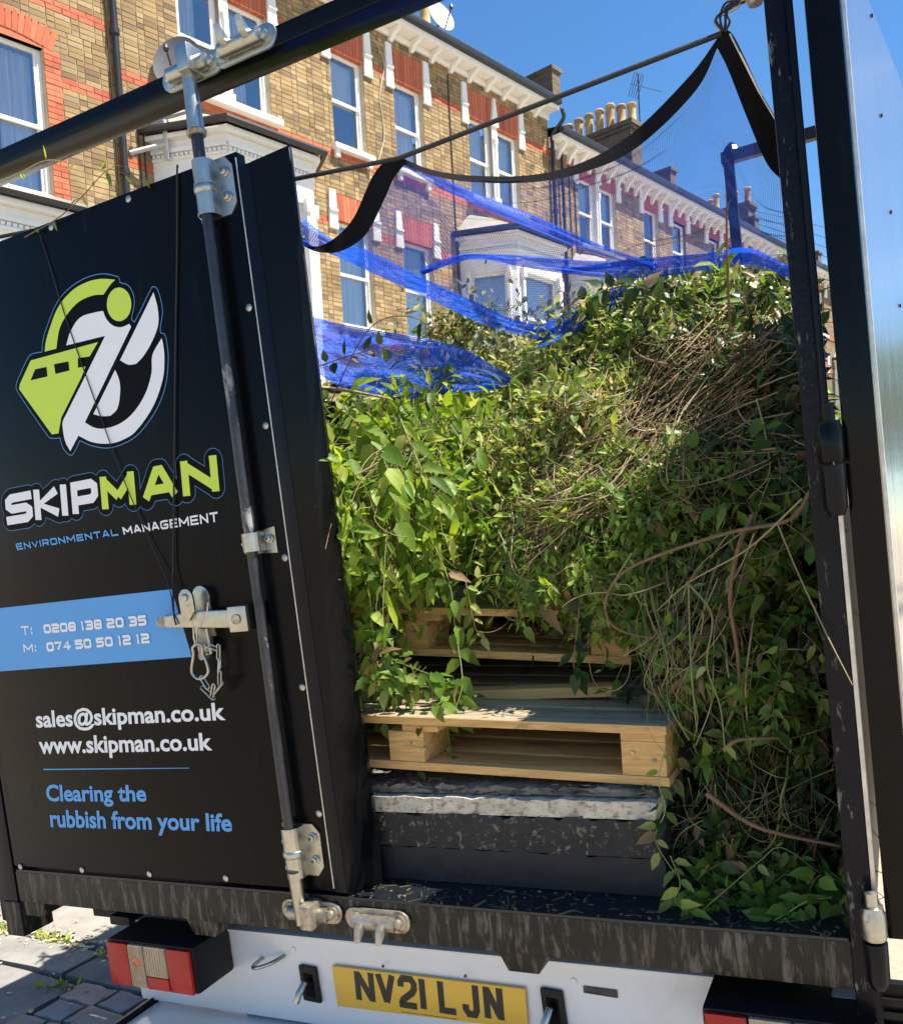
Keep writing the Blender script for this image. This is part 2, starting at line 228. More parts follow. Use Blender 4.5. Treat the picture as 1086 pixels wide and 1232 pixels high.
# ---------------------------------------------------------------- builders
def obj(name, me, mat, parent=None, off=None, kind=None):
    o = bpy.data.objects.new(name, me); C.objects.link(o)
    if mat is not None and not me.materials: me.materials.append(mat)
    if parent is not None: o.parent = parent
    if kind: o['kind'] = kind
    return o
def tag(o, label, cat, group=None):
    o['label'] = label; o['category'] = cat
    if group: o['group'] = group
    return o
BASE = {}
def thing(name, label, cat, frame, base=(0, 0, 0), group=None):
    e = bpy.data.objects.new(name, None); C.objects.link(e); e.empty_display_size = .1
    e.matrix_world = FR[frame] @ Matrix.Translation(Vector(base)); BASE[e.name] = np.array(base, float)
    return tag(e, label, cat, group)
class MB:
    "collects shapes for one mesh object"
    def __init__(s): s.v = []; s.f = []; s.uv = None; s.bev = 0
    def add(s, vs, fs):
        o = len(s.v); s.v += [tuple(map(float, p)) for p in vs]; s.f += [tuple(i + o for i in f) for f in fs]; return s
    def box(s, x0, x1, y0, y1, z0, z1, M=None):
        vs = [(x, y, z) for x in (x0, x1) for y in (y0, y1) for z in (z0, z1)]
        if M is not None: vs = [M @ Vector(p) for p in vs]
        return s.add(vs, [(0, 1, 3, 2), (4, 6, 7, 5), (0, 4, 5, 1), (2, 3, 7, 6), (0, 2, 6, 4), (1, 5, 7, 3)])
    def tube(s, pts, r, n=8, cap=True):
        P = [Vector(p) for p in pts]; k = len(P); rr = r if hasattr(r, '__len__') else [r] * k
        t0 = (P[1] - P[0]).normalized(); up = Vector((0, 0, 1)) if abs(t0.z) < .9 else Vector((1, 0, 0))
        a = t0.cross(up).normalized(); vs = []
        for i in range(k):
            d = (P[min(i + 1, k - 1)] - P[max(i - 1, 0)])
            d = d.normalized() if d.length > 1e-9 else t0
            a = (a - d * a.dot(d)); a = a.normalized() if a.length > 1e-6 else d.orthogonal().normalized()
            b = d.cross(a)
            for j in range(n):
                an = 2 * math.pi * j / n; vs.append(P[i] + (a * math.cos(an) + b * math.sin(an)) * rr[i])
        fs = [(i * n + j, i * n + (j + 1) % n, (i + 1) * n + (j + 1) % n, (i + 1) * n + j) for i in range(k - 1) for j in range(n)]
        if cap: fs += [tuple(range(n))[::-1], tuple((k - 1) * n + j for j in range(n))]
        return s.add(vs, fs)
    def prism(s, poly, fn, d0, d1):
        "poly of 2d points, fn(u,v,d)->3d"
        n = len(poly); vs = [fn(u, v, d0) for u, v in poly] + [fn(u, v, d1) for u, v in poly]
        return s.add(vs, [tuple(range(n))[::-1], tuple(range(n, 2 * n))] + [(i, (i + 1) % n, n + (i + 1) % n, n + i) for i in range(n)])
    def lathe(s, c, prof, n=14, axis='z'):
        vs = []
        for r, h in prof:
            for j in range(n):
                a = 2 * math.pi * j / n; q = (r * math.cos(a), r * math.sin(a), h)
                if axis == 'y': q = (q[0], q[2], q[1])
                if axis == 'x': q = (q[2], q[0], q[1])
                vs.append((c[0] + q[0], c[1] + q[1], c[2] + q[2]))
        k = len(prof)
        fs = [(i * n + j, i * n + (j + 1) % n, (i + 1) * n + (j + 1) % n, (i + 1) * n + j) for i in range(k - 1) for j in range(n)]
        fs += [tuple(range(n)), tuple((k - 1) * n + j for j in range(n))]
        return s.add(vs, fs)
    def mesh(s, name, base=(0, 0, 0)):
        me = bpy.data.meshes.new(name); b = np.array(base, float)
        me.from_pydata([tuple(np.array(p) - b) for p in s.v], [], s.f); me.update(); return me
    def build(s, name, mat, parent=None, frame=None, smooth=False, bevel=0, kind=None, label=None):
        base = (0, 0, 0); root = parent
        while root is not None and root.parent is not None: root = root.parent
        if root is not None: base = BASE.get(root.name, np.zeros(3))
        me = s.mesh(name, base)
        if smooth:
            me.shade_smooth()
            try: me.set_sharp_from_angle(angle=math.radians(40))
            except Exception: pass
        o = obj(name, me, mat, parent, kind=kind)
        if frame and parent is None: o.matrix_world = FR[frame]
        if bevel:
            bm_ = bmesh.new(); bm_.from_mesh(me); bmesh.ops.recalc_face_normals(bm_, faces=bm_.faces)
            eds = [e for e in bm_.edges if len(e.link_faces) == 2 and e.calc_face_angle(0) > .6]
            bmesh.ops.bevel(bm_, geom=eds, offset=bevel, segments=2, profile=.6, affect='EDGES', clamp_overlap=True); bm_.to_mesh(me); bm_.free()
            me.shade_smooth()
            try: me.set_sharp_from_angle(angle=math.radians(35))
            except Exception: pass
        if label: o['label'] = label
        return o
def spline(pts, n=6):
    P = [np.array(p, float) for p in pts]
    if len(P) < 3: return [P[0] + (P[-1] - P[0]) * i / n for i in range(n + 1)]
    Q = [2 * P[0] - P[1]] + P + [2 * P[-1] - P[-2]]; out = []
    for i in range(1, len(Q) - 2):
        for k in range(n):
            u = k / n; a, b, c, d = Q[i - 1:i + 3]
            out.append(.5 * ((2 * b) + (-a + c) * u + (2 * a - 5 * b + 4 * c - d) * u * u + (-a + 3 * b - 3 * c + d) * u ** 3))
    out.append(P[-1]); return out

# ================================================================ GROUND
def struct(name, mb, mat, frame='W', kind='structure'):
    o = mb.build(name, mat, frame=frame); o['kind'] = kind; return o
g = MB(); g.add([(-600, -600, 0), (600, -600, 0), (600, 900, 0), (-600, 900, 0)], [(0, 1, 2, 3)])
struct('road', g, m_road)
g = MB(); g.add([(-9.5, 1.0, .010), (-.9, 1.0, .010), (-.9, 9.0, .010), (-9.5, 9.0, .010)], [(0, 1, 2, 3)])
pav = struct('pavement', g, m_joint)
def slab_mesh(w, d, h, seed, rough=.006):
    rs = random.Random(seed); bm = bmesh.new()
    nx, ny = 4, 3; g_ = [[bm.verts.new(((i / nx - .5) * w + (rs.uniform(-1, 1) * rough if 0 < i < nx else rs.uniform(-1, 1) * rough * .6), (j / ny - .5) * d + rs.uniform(-1, 1) * rough,
          h + rs.uniform(-1, 1) * rough * .35 - (.006 if i in (0, nx) or j in (0, ny) else 0))) for j in range(ny + 1)] for i in range(nx + 1)]
    for i in range(nx):
        for j in range(ny): bm.faces.new((g_[i][j], g_[i + 1][j], g_[i + 1][j + 1], g_[i][j + 1]))
    ring = [g_[i][0] for i in range(nx + 1)] + [g_[nx][j] for j in range(1, ny + 1)] + [g_[i][ny] for i in range(nx - 1, -1, -1)] + [g_[0][j] for j in range(ny - 1, 0, -1)]
    low = [bm.verts.new((v.co.x * 1.0, v.co.y * 1.0, -.01)) for v in ring]
    for i in range(len(ring)): bm.faces.new((ring[i], low[i], low[(i + 1) % len(ring)], ring[(i + 1) % len(ring)]))
    me = bpy.data.meshes.new('slab'); bm.to_mesh(me); bm.free(); me.shade_smooth()
    try: me.set_sharp_from_angle(angle=math.radians(50))
    except Exception: pass
    return me
_sl = {}
def slab(name, x, y, w, d, mat, h=.030, rot=0.0, tilt=True):
    key = (name, round(w, 2), round(d, 2), random.randint(0, 2))
    if key not in _sl: _sl[key] = slab_mesh(w, d, h, hash(key[1:]) & 255)
    o = obj(name, _sl[key], mat, pav); o.location = (x, y, .0095)
    o.rotation_euler = (random.uniform(-.012, .012), random.uniform(-.012, .012), rot + random.uniform(-.01, .01)); return o
# large flags beyond the weed line, a granite strip, then setts with some flags set among them
y = 2.70
for d in (.72, .62, .80, .66, .75):
    x = -6.6 + random.uniform(-.2, .2)
    if d == .72: x = -7.05
    while x < -1.3:
        w = random.choice([.66, .8, .92]) if d != .72 else .77
        slab('paving_flag', x + w / 2, y + d / 2, w - .022, d - .022, m_slate2, rot=.05); x += w
    y += d
x = -6.3
while x < -1.4:
    w = random.choice([.5, .62, .72]); slab('kerb_stone', x + w / 2, 2.54, w - .02, .20, m_slate2, h=.034); x += w
yy = 2.36
row = 0
while yy > 1.15:
    x = -5.6 + random.uniform(0, .1)
    while x < -1.5:
        if x < -3.35 + .12 * row and row % 3 == 0:
            slab('paving_flag', x + .33, yy - .13, .64, .36, m_slate2, rot=-.04); x += .66; continue
        if x < -3.30 + .12 * row and row % 3 != 0: x += .66; continue
        w = random.choice([.15, .2, .24]); slab('sett', x + w / 2, yy, w - .018, .112, m_sett, h=.034, rot=random.uniform(-.05, .05)); x += w
    yy -= .13; row += 1

# ---------------------------------------------------------------- leaves in bulk (numpy)
LEAF_V = np.array([(0, 0, 0), (.10, 0, 0), (.30, .23, .05), (.30, 0, -.03), (.30, -.23, .05), (.62, .22, .03), (.62, 0, -.06), (.62, -.22, .03), (1.0, 0, -.12)])
LEAF_F = [(1, 3, 2), (1, 4, 3), (2, 3, 6, 5), (3, 4, 7, 6), (5, 6, 8), (6, 7, 8)]
def rot_frames(d, up):
    d = d / np.linalg.norm(d, axis=1, keepdims=True); s_ = np.cross(up, d); nn = np.linalg.norm(s_, axis=1, keepdims=True); s_ = s_ / np.maximum(nn, 1e-6)
    n_ = np.cross(d, s_); return d, s_, n_
def leaves_mesh(name, pos, dirs, ups, size, width=1.0):
    n = len(pos); d, s_, n_ = rot_frames(dirs, ups)
    V = LEAF_V.copy(); curl = RNG.normal(-.05, .22, (n, 1)) ; wv = width * RNG.uniform(.6, 1.2, (n, 1))
    X = np.repeat(V[None, :, 0], n, 0); Yv = V[None, :, 1] * wv; Zv = V[None, :, 2] + curl * V[None, :, 0] ** 2 * 2
    P = pos[:, None, :] + size[:, None, None] * (X[..., None] * d[:, None, :] + Yv[..., None] * s_[:, None, :] + Zv[..., None] * n_[:, None, :])
    P = P.reshape(-1, 3); nv = len(V)
    me = bpy.data.meshes.new(name); loops = []; starts = []; tot = []
    base = np.concatenate([np.array(f) for f in LEAF_F]); lens = [len(f) for f in LEAF_F]
    idx = (base[None, :] + (np.arange(n) * nv)[:, None]).ravel()
    me.vertices.add(len(P)); me.vertices.foreach_set('co', P.ravel().astype(np.float32))
    me.loops.add(len(idx)); me.loops.foreach_set('vertex_index', idx.astype(np.int32))
    ln = np.tile(lens, n); st = np.concatenate([[0], np.cumsum(ln)[:-1]])
    me.polygons.add(len(ln)); me.polygons.foreach_set('loop_start', st.astype(np.int32)); me.polygons.foreach_set('loop_total', ln.astype(np.int32))
    me.update(calc_edges=True); me.validate(); me.shade_smooth(); return me
def tubes_mesh(name, lines, radii, n=4):
    vs, fs = [], []; o = 0
    for P, r in zip(lines, radii):
        P = np.asarray(P, float); k = len(P); T_ = np.gradient(P, axis=0); T_ /= np.maximum(np.linalg.norm(T_, axis=1, keepdims=True), 1e-9)
        a = np.cross(T_, np.array([.31, .17, .93])); a /= np.maximum(np.linalg.norm(a, axis=1, keepdims=True), 1e-9); b = np.cross(T_, a)
        rr = (r * np.linspace(1, .55, k))[:, None, None]
        an = np.arange(n) * 2 * math.pi / n
        V = P[:, None, :] + rr * (np.cos(an)[None, :, None] * a[:, None, :] + np.sin(an)[None, :, None] * b[:, None, :])
        vs.append(V.reshape(-1, 3)); i = np.arange(k - 1)[:, None] * n; j = np.arange(n)[None, :]
        q = np.stack([i + j, i + (j + 1) % n, i + n + (j + 1) % n, i + n + j], -1).reshape(-1, 4) + o; fs.append(q); o += k * n
    V = np.concatenate(vs); Fq = np.concatenate(fs)
    me = bpy.data.meshes.new(name); me.vertices.add(len(V)); me.vertices.foreach_set('co', V.ravel().astype(np.float32))
    me.loops.add(Fq.size); me.loops.foreach_set('vertex_index', Fq.ravel().astype(np.int32)); me.polygons.add(len(Fq))
    me.polygons.foreach_set('loop_start', (np.arange(len(Fq)) * 4).astype(np.int32)); me.polygons.foreach_set('loop_total', np.full(len(Fq), 4, np.int32))
    me.update(calc_edges=True); me.shade_smooth(); return me
def unit(v): v = np.array(v, float); return v / np.linalg.norm(v)

# weeds in the joints
for (wx, wy, n_, lab) in ((-3.62, 2.66, 50, 'tuft of grass and weeds in the joint at the left edge of the paving'), (-3.36, 2.66, 60, 'green weed tuft growing in the joint left of the tail lamp'),
        (-2.93, 2.62, 60, 'weed tuft in the paving joint just under the left tail lamp'), (-3.30, 3.02, 46, 'small weed between two large flags below the sill beam'),
        (-3.75, 3.0, 40, 'small dry weed by the corner bracket of the sill beam'), (-2.93, 2.36, 30, 'straggly weed between the setts beside the bumper end')):
    pos = np.c_[wx + RNG.normal(0, .055, n_), wy + RNG.normal(0, .02, n_), np.full(n_, .03)]
    dr = np.c_[RNG.normal(0, .8, n_), RNG.normal(0, .6, n_), RNG.uniform(.3, 1, n_)]
    me = leaves_mesh('weed', pos, dr, RNG.normal(0, 1, (n_, 3)), RNG.uniform(.018, .05, n_), .8)
    o = obj('weed', me, LF['fine'] if n_ > 45 else LF['big']); tag(o, lab, 'weed', 'weeds in the paving joints')
lit = MB()
for _ in range(420):
    q = random.random()
    wx = random.uniform(-4.2, -2.3); wy = 2.67 + random.gauss(0, .05) if q < .7 else random.uniform(2.0, 3.2)
    s_ = random.uniform(.004, .011); a = random.uniform(0, 6.3)
    M = Matrix.Translation((wx, wy, .042)) @ Matrix.Rotation(a, 4, 'Z') @ Matrix.Rotation(random.uniform(-.5, .5), 4, 'X')
    lit.box(-s_, s_, -s_ * .6, s_ * .6, 0, .004, M)
lo = lit.build('dropped_petals', island_ramp('petal_litter', [(.5, .42, .2), (.62, .58, .45), (.35, .25, .12)], bump=0), frame='W'); lo['kind'] = 'stuff'
tag(lo, 'yellow and cream fallen petals and crumbs scattered along the paving joints', 'litter')

# ================================================================ HOUSES (street frame: facade plane x = -12, y along the street)
XF = -12.0
def clip_iv(a, b, holes):
    segs = [(a, b)]
    for h0, h1 in holes:
        ns = []
        for s0, s1 in segs:
            if h1 <= s0 or h0 >= s1: ns.append((s0, s1)); continue
            if h0 > s0: ns.append((s0, h0))
            if h1 < s1: ns.append((h1, s1))
        segs = ns
    return [s for s in segs if s[1] - s[0] > .03]
_bm = {}
def brick_me(ln, mat):
    k = (round(ln * 50), mat.name)
    if k not in _bm:
        b = MB(); b.box(0, .012, 0, ln, 0, .065); b.f = [f for i, f in enumerate(b.f) if i != 0]
        _bm[k] = b.mesh('brick'); _bm[k].materials.append(mat)
    return _bm[k]
def wall_bricks(wall, base, y0, y1, z0, z1, openings, bands, near, nparts=300, reds=()):
    cells = []
    rows = int((z1 - z0) / .075)
    for r in range(rows):
        z = z0 + r * .075; zc = z + .035
        holes = [(o[0], o[1]) for o in openings if o[2] < zc < o[3]]
        redband = any(b0 <= zc <= b1 for b0, b1 in bands)
        for s0, s1 in clip_iv(y0, y1, holes):
            y = s0; half = (r % 2)
            first = .1125 if half else .225
            k = 0
            while y < s1 - .02:
                L_ = min(first if k == 0 else (.225 if (k + r) % 2 or redband else .1125), s1 - y)
                red = redband or any(q[0] <= y + L_ / 2 <= q[1] and q[2] <= zc <= q[3] for q in reds)
                if L_ > .03: cells.append((y + .005, z, L_ - .010, red))
                y += L_; k += 1
    # those that show largest first: nearest to the camera
    cells.sort(key=lambda c: (c[0] - near[0]) ** 2 * 1.0 + (c[1] - near[1]) ** 2 * 1.6)
    for (y, z, L_, red) in cells[:nparts]:
        o = obj('brick', brick_me(L_, m_red if red else m_brick), None, wall)
        o.location = Vector((XF + random.uniform(-.004, .004), y, z)) - Vector(base); o.scale = (1, L_ / (round(L_ * 50) / 50 if round(L_ * 50) else L_), 1)
    for red, nm in ((False, 'brickwork'), (True, 'red_brickwork')):
        b = MB()
        for (y, z, L_, rd) in cells[nparts:]:
            if rd == red:
                dx = random.uniform(-.004, .004); b.box(XF + dx, XF + .012 + dx, y, y + L_, z, z + .065); b.f.pop(-6)
        if b.v: b.build(nm, m_red if red else m_brick, wall, kind='stuff')
def rect_holes_slab(b, y0, y1, z0, z1, openings, x0, x1):
    ys = sorted({y0, y1} | {o[0] for o in openings} | {o[1] for o in openings}); zs = sorted({z0, z1} | {o[2] for o in openings} | {o[3] for o in openings})
    ys = [v for v in ys if y0 <= v <= y1]; zs = [v for v in zs if z0 <= v <= z1]
    for i in range(len(ys) - 1):
        for j in range(len(zs) - 1):
            cy_, cz_ = (ys[i] + ys[i + 1]) / 2, (zs[j] + zs[j + 1]) / 2
            if any(o[0] < cy_ < o[1] and o[2] < cz_ < o[3] for o in openings): continue
            b.add([(x1, ys[i], zs[j]), (x1, ys[i + 1], zs[j]), (x1, ys[i + 1], zs[j + 1]), (x1, ys[i], zs[j + 1])], [(0, 1, 2, 3)])
    for o in openings:
        a0, a1, c0, c1 = o[:4]
        b.add([(x0, a0, c0), (x0, a1, c0), (x0, a1, c1), (x0, a0, c1), (x1, a0, c0), (x1, a1, c0), (x1, a1, c1), (x1, a0, c1)], [(0, 1, 5, 4), (1, 2, 6, 5), (2, 3, 7, 6), (3, 0, 4, 7)])
def sash(house, y0, y1, z0, z1, x=XF - .11, curtain='none', sill=True, dy=0):
    "one sash window: outer frame with sashes, two panes, curtain and sill"
    f_ = MB(); w = .055
    f_.box(x - .03, x + .03, y0, y0 + w, z0, z1).box(x - .03, x + .03, y1 - w, y1, z0, z1).box(x - .03, x + .03, y0 + w, y1 - w, z1 - w, z1).box(x - .03, x + .04, y0 + w, y1 - w, z0, z0 + .06)
    zm = (z0 + z1) / 2 + .02; e = .04
    f_.box(x - .02, x + .015, y0 + w, y0 + w + e, zm, z1 - w).box(x - .02, x + .015, y1 - w - e, y1 - w, zm, z1 - w)
    f_.box(x - .02, x + .022, y0 + w, y1 - w, zm - .03, zm + .02).box(x - .045, x - .01, y0 + w, y0 + w + e, z0 + .06, zm - .03).box(x - .045, x - .01, y1 - w - e, y1 - w, z0 + .06, zm - .03)
    wn = f_.build('window', m_frame, house, bevel=.004)
    a, b = y0 + w + e, y1 - w - e
    MB().add([(x - .002, a, zm + .02), (x - .002, b, zm + .02), (x - .002, b, z1 - w), (x - .002, a, z1 - w)], [(0, 1, 2, 3)]).build('pane', m_glass, wn)
    MB().add([(x - .030, a, z0 + .06), (x - .030, b, z0 + .06), (x - .030, b, zm - .03), (x - .030, a, zm - .03)], [(0, 1, 2, 3)]).build('pane', m_glass, wn)
    if curtain != 'none':
        c = MB(); n = 26
        lo_, hi_ = (a, b) if curtain == 'full' else ((a, a + (b - a) * .62) if curtain == 'left' else (a + (b - a) * .55, b))
        zt, zb = z1 - .05, (z0 + .04 if curtain != 'blind' else zm)
        if curtain == 'blind': lo_, hi_ = a, b
        vs = []
        for i in range(n + 1):
            u = i / n; yy_ = lo_ + (hi_ - lo_) * u; xx = x - .13 + (.018 * math.sin(u * 31) + .008 * math.sin(u * 77)) * (curtain != 'blind')
            vs += [(xx, yy_, zb), (xx + .01 * math.sin(u * 20), yy_ + .01, zt)]
        c.add(vs, [(2 * i, 2 * i + 2, 2 * i + 3, 2 * i + 1) for i in range(n)])
        c.build('curtain', m_curtain, wn, smooth=True)
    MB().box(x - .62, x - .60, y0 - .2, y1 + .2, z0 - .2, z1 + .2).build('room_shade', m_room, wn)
    if sill:
        s_ = MB(); s_.box(x + .03, XF + .13, y0 - .08, y1 + .08, z0 - .09, z0 - .002)
        s_.box(XF + .014, XF + .09, y0 - .04, y0 + .05, z0 - .22, z0 - .09).box(XF + .014, XF + .09, y1 - .05, y1 + .04, z0 - .22, z0 - .09)
        s_.build('sill', m_white, house, bevel=.008)
    return wn
def console(house, y, z0, z1, w=.16, flip=1):
    b = MB()
    b.prism([(y - w * .5, z0), (y + w * .5, z0), (y + w * .34, z1), (y - w * .34, z1)], lambda u, v, d: (XF + d, u, v), -.01, .055)
    b.box(XF, XF + .085, y - w * .45, y + w * .45, z0 + (z1 - z0) * .44, z0 + (z1 - z0) * .50)
    return b.build('keystone_block', m_white, house, bevel=.006)
def flat_arch(house, y0, y1, z0, z1, mat=None):
    "gauged red arch: tall voussoirs side by side"
    n = max(4, int((y1 - y0) / .075)); cm = (y0 + y1) / 2; root_b = BASE[house.name]
    bk = MB().box(XF - .10, XF + .006, y0, y1, z0, z1).build('arch', m_red, house)
    for i in range(n):
        a, b_ = y0 + (y1 - y0) * i / n + .003, y0 + (y1 - y0) * (i + 1) / n - .003
        sp = .10
        MB().prism([(a, z0 - .002), (b_, z0 - .002), (b_ + (b_ - cm) * sp, z1), (a + (a - cm) * sp, z1)], lambda u, v, d: (XF + d, u, v), -.10, .016).build('voussoir', m_red, bk)
def bay(house, yb0, yb1, yf0, yf1, ztop, zlow=3.2):
    pj = 1.0; xo = XF + .012
    def P(y, x, z): return (x, y, z)
    base = [(xo, yb0), (XF + pj, yf0), (XF + pj, yf1), (xo, yb1)]
    w = MB()
    # walls as framed panels around window openings
    for k in range(3):
        (xa, ya), (xb, yb) = base[k], base[k + 1]; L_ = math.hypot(xb - xa, yb - ya)
        def Q(u, z, d=0):
            ux, uy = (xb - xa) / L_, (yb - ya) / L_; return (xa + ux * u + uy * d, ya + uy * u - ux * d, z)
        def bb(u0, u1, z0, z1, d0, d1, mb=w):
            mb.add([Q(u, z, d) for u in (u0, u1) for d in (d0, d1) for z in (z0, z1)], [(0, 1, 3, 2), (4, 6, 7, 5), (0, 4, 5, 1), (2, 3, 7, 6), (0, 2, 6, 4), (1, 5, 7, 3)])
        wa, wb = .20, L_ - .20; zs, zh = ztop - 2.55, ztop - .78
        bb(0.001, wa, zs, zh, -.15, 0); bb(wb, L_ - .001, zs, zh, -.15, 0); bb(0, L_, zh, ztop - .12, -.15, 0); bb(0, L_, zlow, zs, -.15, 0)
        bb(0, L_, ztop - .40, ztop - .36, .001, .04); bb(0, L_, ztop - .30, ztop - .24, .001, .06)
        n = int(L_ / .07)
        for i in range(n): bb(i * L_ / n + .012, (i + 1) * L_ / n - .012, ztop - .355, ztop - .31, .001, .035)
        bb(wa - .07, wa - .001, zs, zh, .002, .06); bb(wb + .001, wb + .07, zs, zh, .002, .06)
        bb(wa - .09, wa + .02, zh - .14, zh + .06, .003, .09); bb(wb - .02, wb + .09, zh - .14, zh + .06, .003, .09); bb(wa - .1, wb + .1, zs - .09, zs, .001, .1)
        fr_ = MB(); bb(wa, wa + .06, zs, zh, -.10, -.05, fr_); bb(wb - .06, wb, zs, zh, -.10, -.05, fr_); bb(wa, wb, zh - .06, zh, -.10, -.051, fr_); bb(wa, wb, zs, zs + .07, -.10, -.051, fr_)
        zm = (zs + zh) / 2; bb(wa + .06, wb - .06, zm - .03, zm + .03, -.09, -.045, fr_)
        wn = fr_.build('window', m_frame, house, bevel=.004)
        MB().add([Q(wa + .06, zs + .07, -.08), Q(wb - .06, zs + .07, -.08), Q(wb - .06, zh - .06, -.08), Q(wa + .06, zh - .06, -.08)], [(0, 1, 2, 3)]).build('pane', m_glass, wn)
        cu = MB(); cu.add([Q(wa + .02, zs + .05, -.2), Q(wb - .02, zs + .05, -.2), Q(wb - .02, zh - .02, -.2), Q(wa + .02, zh - .02, -.2)], [(0, 1, 2, 3)]); cu.build('curtain', m_curtain, wn)
    w.build('bay_window', m_white, house, bevel=.005)
    def off(p, d): return [(p[0][0], p[0][1] - d), (p[1][0] + d, p[1][1] - d * .6), (p[2][0] + d, p[2][1] + d * .6), (p[3][0], p[3][1] + d)]
    o1 = off(base, .12); r = MB()
    r.prism([(q[1], q[0]) for q in o1], lambda u, v, d: (v, u, d), ztop - .12, ztop - .05); r.build('bay_cornice', m_white, house, bevel=.01)
    gt = MB(); o2 = off(base, .19); gt.tube([(q[0], q[1], ztop) for q in o2], .055, 8)
    gt.build('bay_gutter', m_blackpipe, house, smooth=True)
    rf = MB(); top = [(XF + .013, yb0 + .35, ztop + .50), (XF + .013, yb1 - .35, ztop + .50)]; lo4 = [(q[0], q[1], ztop + .01) for q in off(base, .13)]
    vs = lo4 + [top[0], (XF + .25, yf0 + .2, ztop + .46), (XF + .25, yf1 - .2, ztop + .46), top[1]]
    rf.add(vs, [(0, 1, 5, 4), (1, 2, 6, 5), (2, 3, 7, 6), (4, 5, 6, 7)]); rf.build('bay_roof', m_lead, house)
def cornice(house, y0, y1, zc, big=False):
    c = MB(); ov = .34
    c.box(XF + .013, XF + ov, y0, y1, zc - .10, zc); c.box(XF + .013, XF + .07, y0, y1, zc - .22, zc - .102)
    c.build('cornice', m_white, house, bevel=.008)
    gt = MB(); gt.box(XF + ov - .04, XF + ov + .10, y0, y1, zc + .002, zc + .12); gt.build('gutter', m_blackpipe, house, bevel=.02)
    MB().tube([(XF + ov + .05, y0 + .1, zc + .15), (XF + ov + .04, y1 - .1, zc + .155)], .012, 5).build('gutter_cable', m_cable, house)
    y = y0 + .3; h = .30 if big else .20; step = .42 if big else .55
    while y < y1 - .15:
        b = MB()
        b.prism([(XF + .013, zc - .102), (XF + ov - .03, zc - .102), (XF + ov - .04, zc - .16), (XF + .15, zc - .10 - h * .55), (XF + .07, zc - .10 - h), (XF + .013, zc - .10 - h)], lambda u, v, d: (u, d, v), y - .045, y + .045)
        b.build('bracket', m_white, house, bevel=.006); y += step
def roof(house, y0, y1, zc, rise=1.15, back=4.4):
    r = MB(); n = 16
    ov = .28
    pr = []
    for i in range(n):
        a, b_ = i / n, (i + 1) / n
        pr.append((a, b_))
        x0_, x1_ = XF + ov - (ov + back) * a, XF + ov - (ov + back) * b_ ; z0_, z1_ = zc + .12 + rise * a, zc + .12 + rise * b_
        r.add([(x0_, y0, z0_ + .03), (x0_, y1, z0_ + .03), (x1_, y1, z1_ + .01), (x1_, y0, z1_ + .01), (x0_, y0, z0_), (x0_, y1, z0_)], [(0, 1, 2, 3), (4, 5, 1, 0)])
    r.add([(XF - back, y0, zc + .12 + rise), (XF - back, y1, zc + .12 + rise), (XF - 2 * back, y1, zc), (XF - 2 * back, y0, zc)], [(0, 1, 2, 3)])
    r.build('roof', m_slate, house)
def parapet(house, y, zc, h=.55):
    b = MB(); b.prism([(XF - 4.4, zc + 1.15 + .45), (XF - .5, zc + .20 + h), (XF + .30, zc + .20 + h), (XF + .30, zc + .0), (XF - 4.4, zc + .9)], lambda u, v, d: (u, d, v), y - .15, y + .15)
    b.box(XF - .6, XF + .34, y - .2, y + .2, zc + .20 + h + .002, zc + .28 + h)
    b.build('party_parapet', m_bricktexd, house)
def pot(b, x, y, z, h=.62, r=.12):
    b.lathe((x, y, z), [(r * 1.12, 0), (r * 1.15, .06), (r * .95, .09), (r * .9, h * .55), (r * .88, h - .12), (r * 1.1, h - .09), (r * 1.12, h - .03), (r * .9, h)], 12)
def chimney(house, y, x0, x1, zb, zt, n, pots=m_pot, two=True):
    b = MB(); b.box(x0, x1, y - .28, y + .28, zb, zt - .22).box(x0 - .05, x1 + .05, y - .33, y + .33, zt - .218, zt - .12).box(x0 - .1, x1 + .1, y - .38, y + .38, zt - .118, zt)
    c = b.build('chimney', m_bricktexd, house)
    for i in range(n):
        q = MB(); pot(q, x0 + .18 + (x1 - x0 - .36) * i / (n - 1), y - .13 * (1 if two else 0) + (i % 2) * .26 * two, zt + .001, h=random.uniform(.52, .68)); q.build('chimney_pot', pots, c, smooth=True)

def house_box(house, y0, y1, zc, openings, mat):
    s_ = MB(); rect_holes_slab(s_, y0, y1, 0.0, zc, openings, XF - .115, XF)
    s_.add([(XF, y0, 0), (XF - 8.8, y0, 0), (XF - 8.8, y0, zc), (XF, y0, zc), (XF, y1, 0), (XF - 8.8, y1, 0), (XF - 8.8, y1, zc), (XF, y1, zc)], [(0, 1, 2, 3), (7, 6, 5, 4), (1, 5, 6, 2)])
    return s_.build('wall', mat, house)

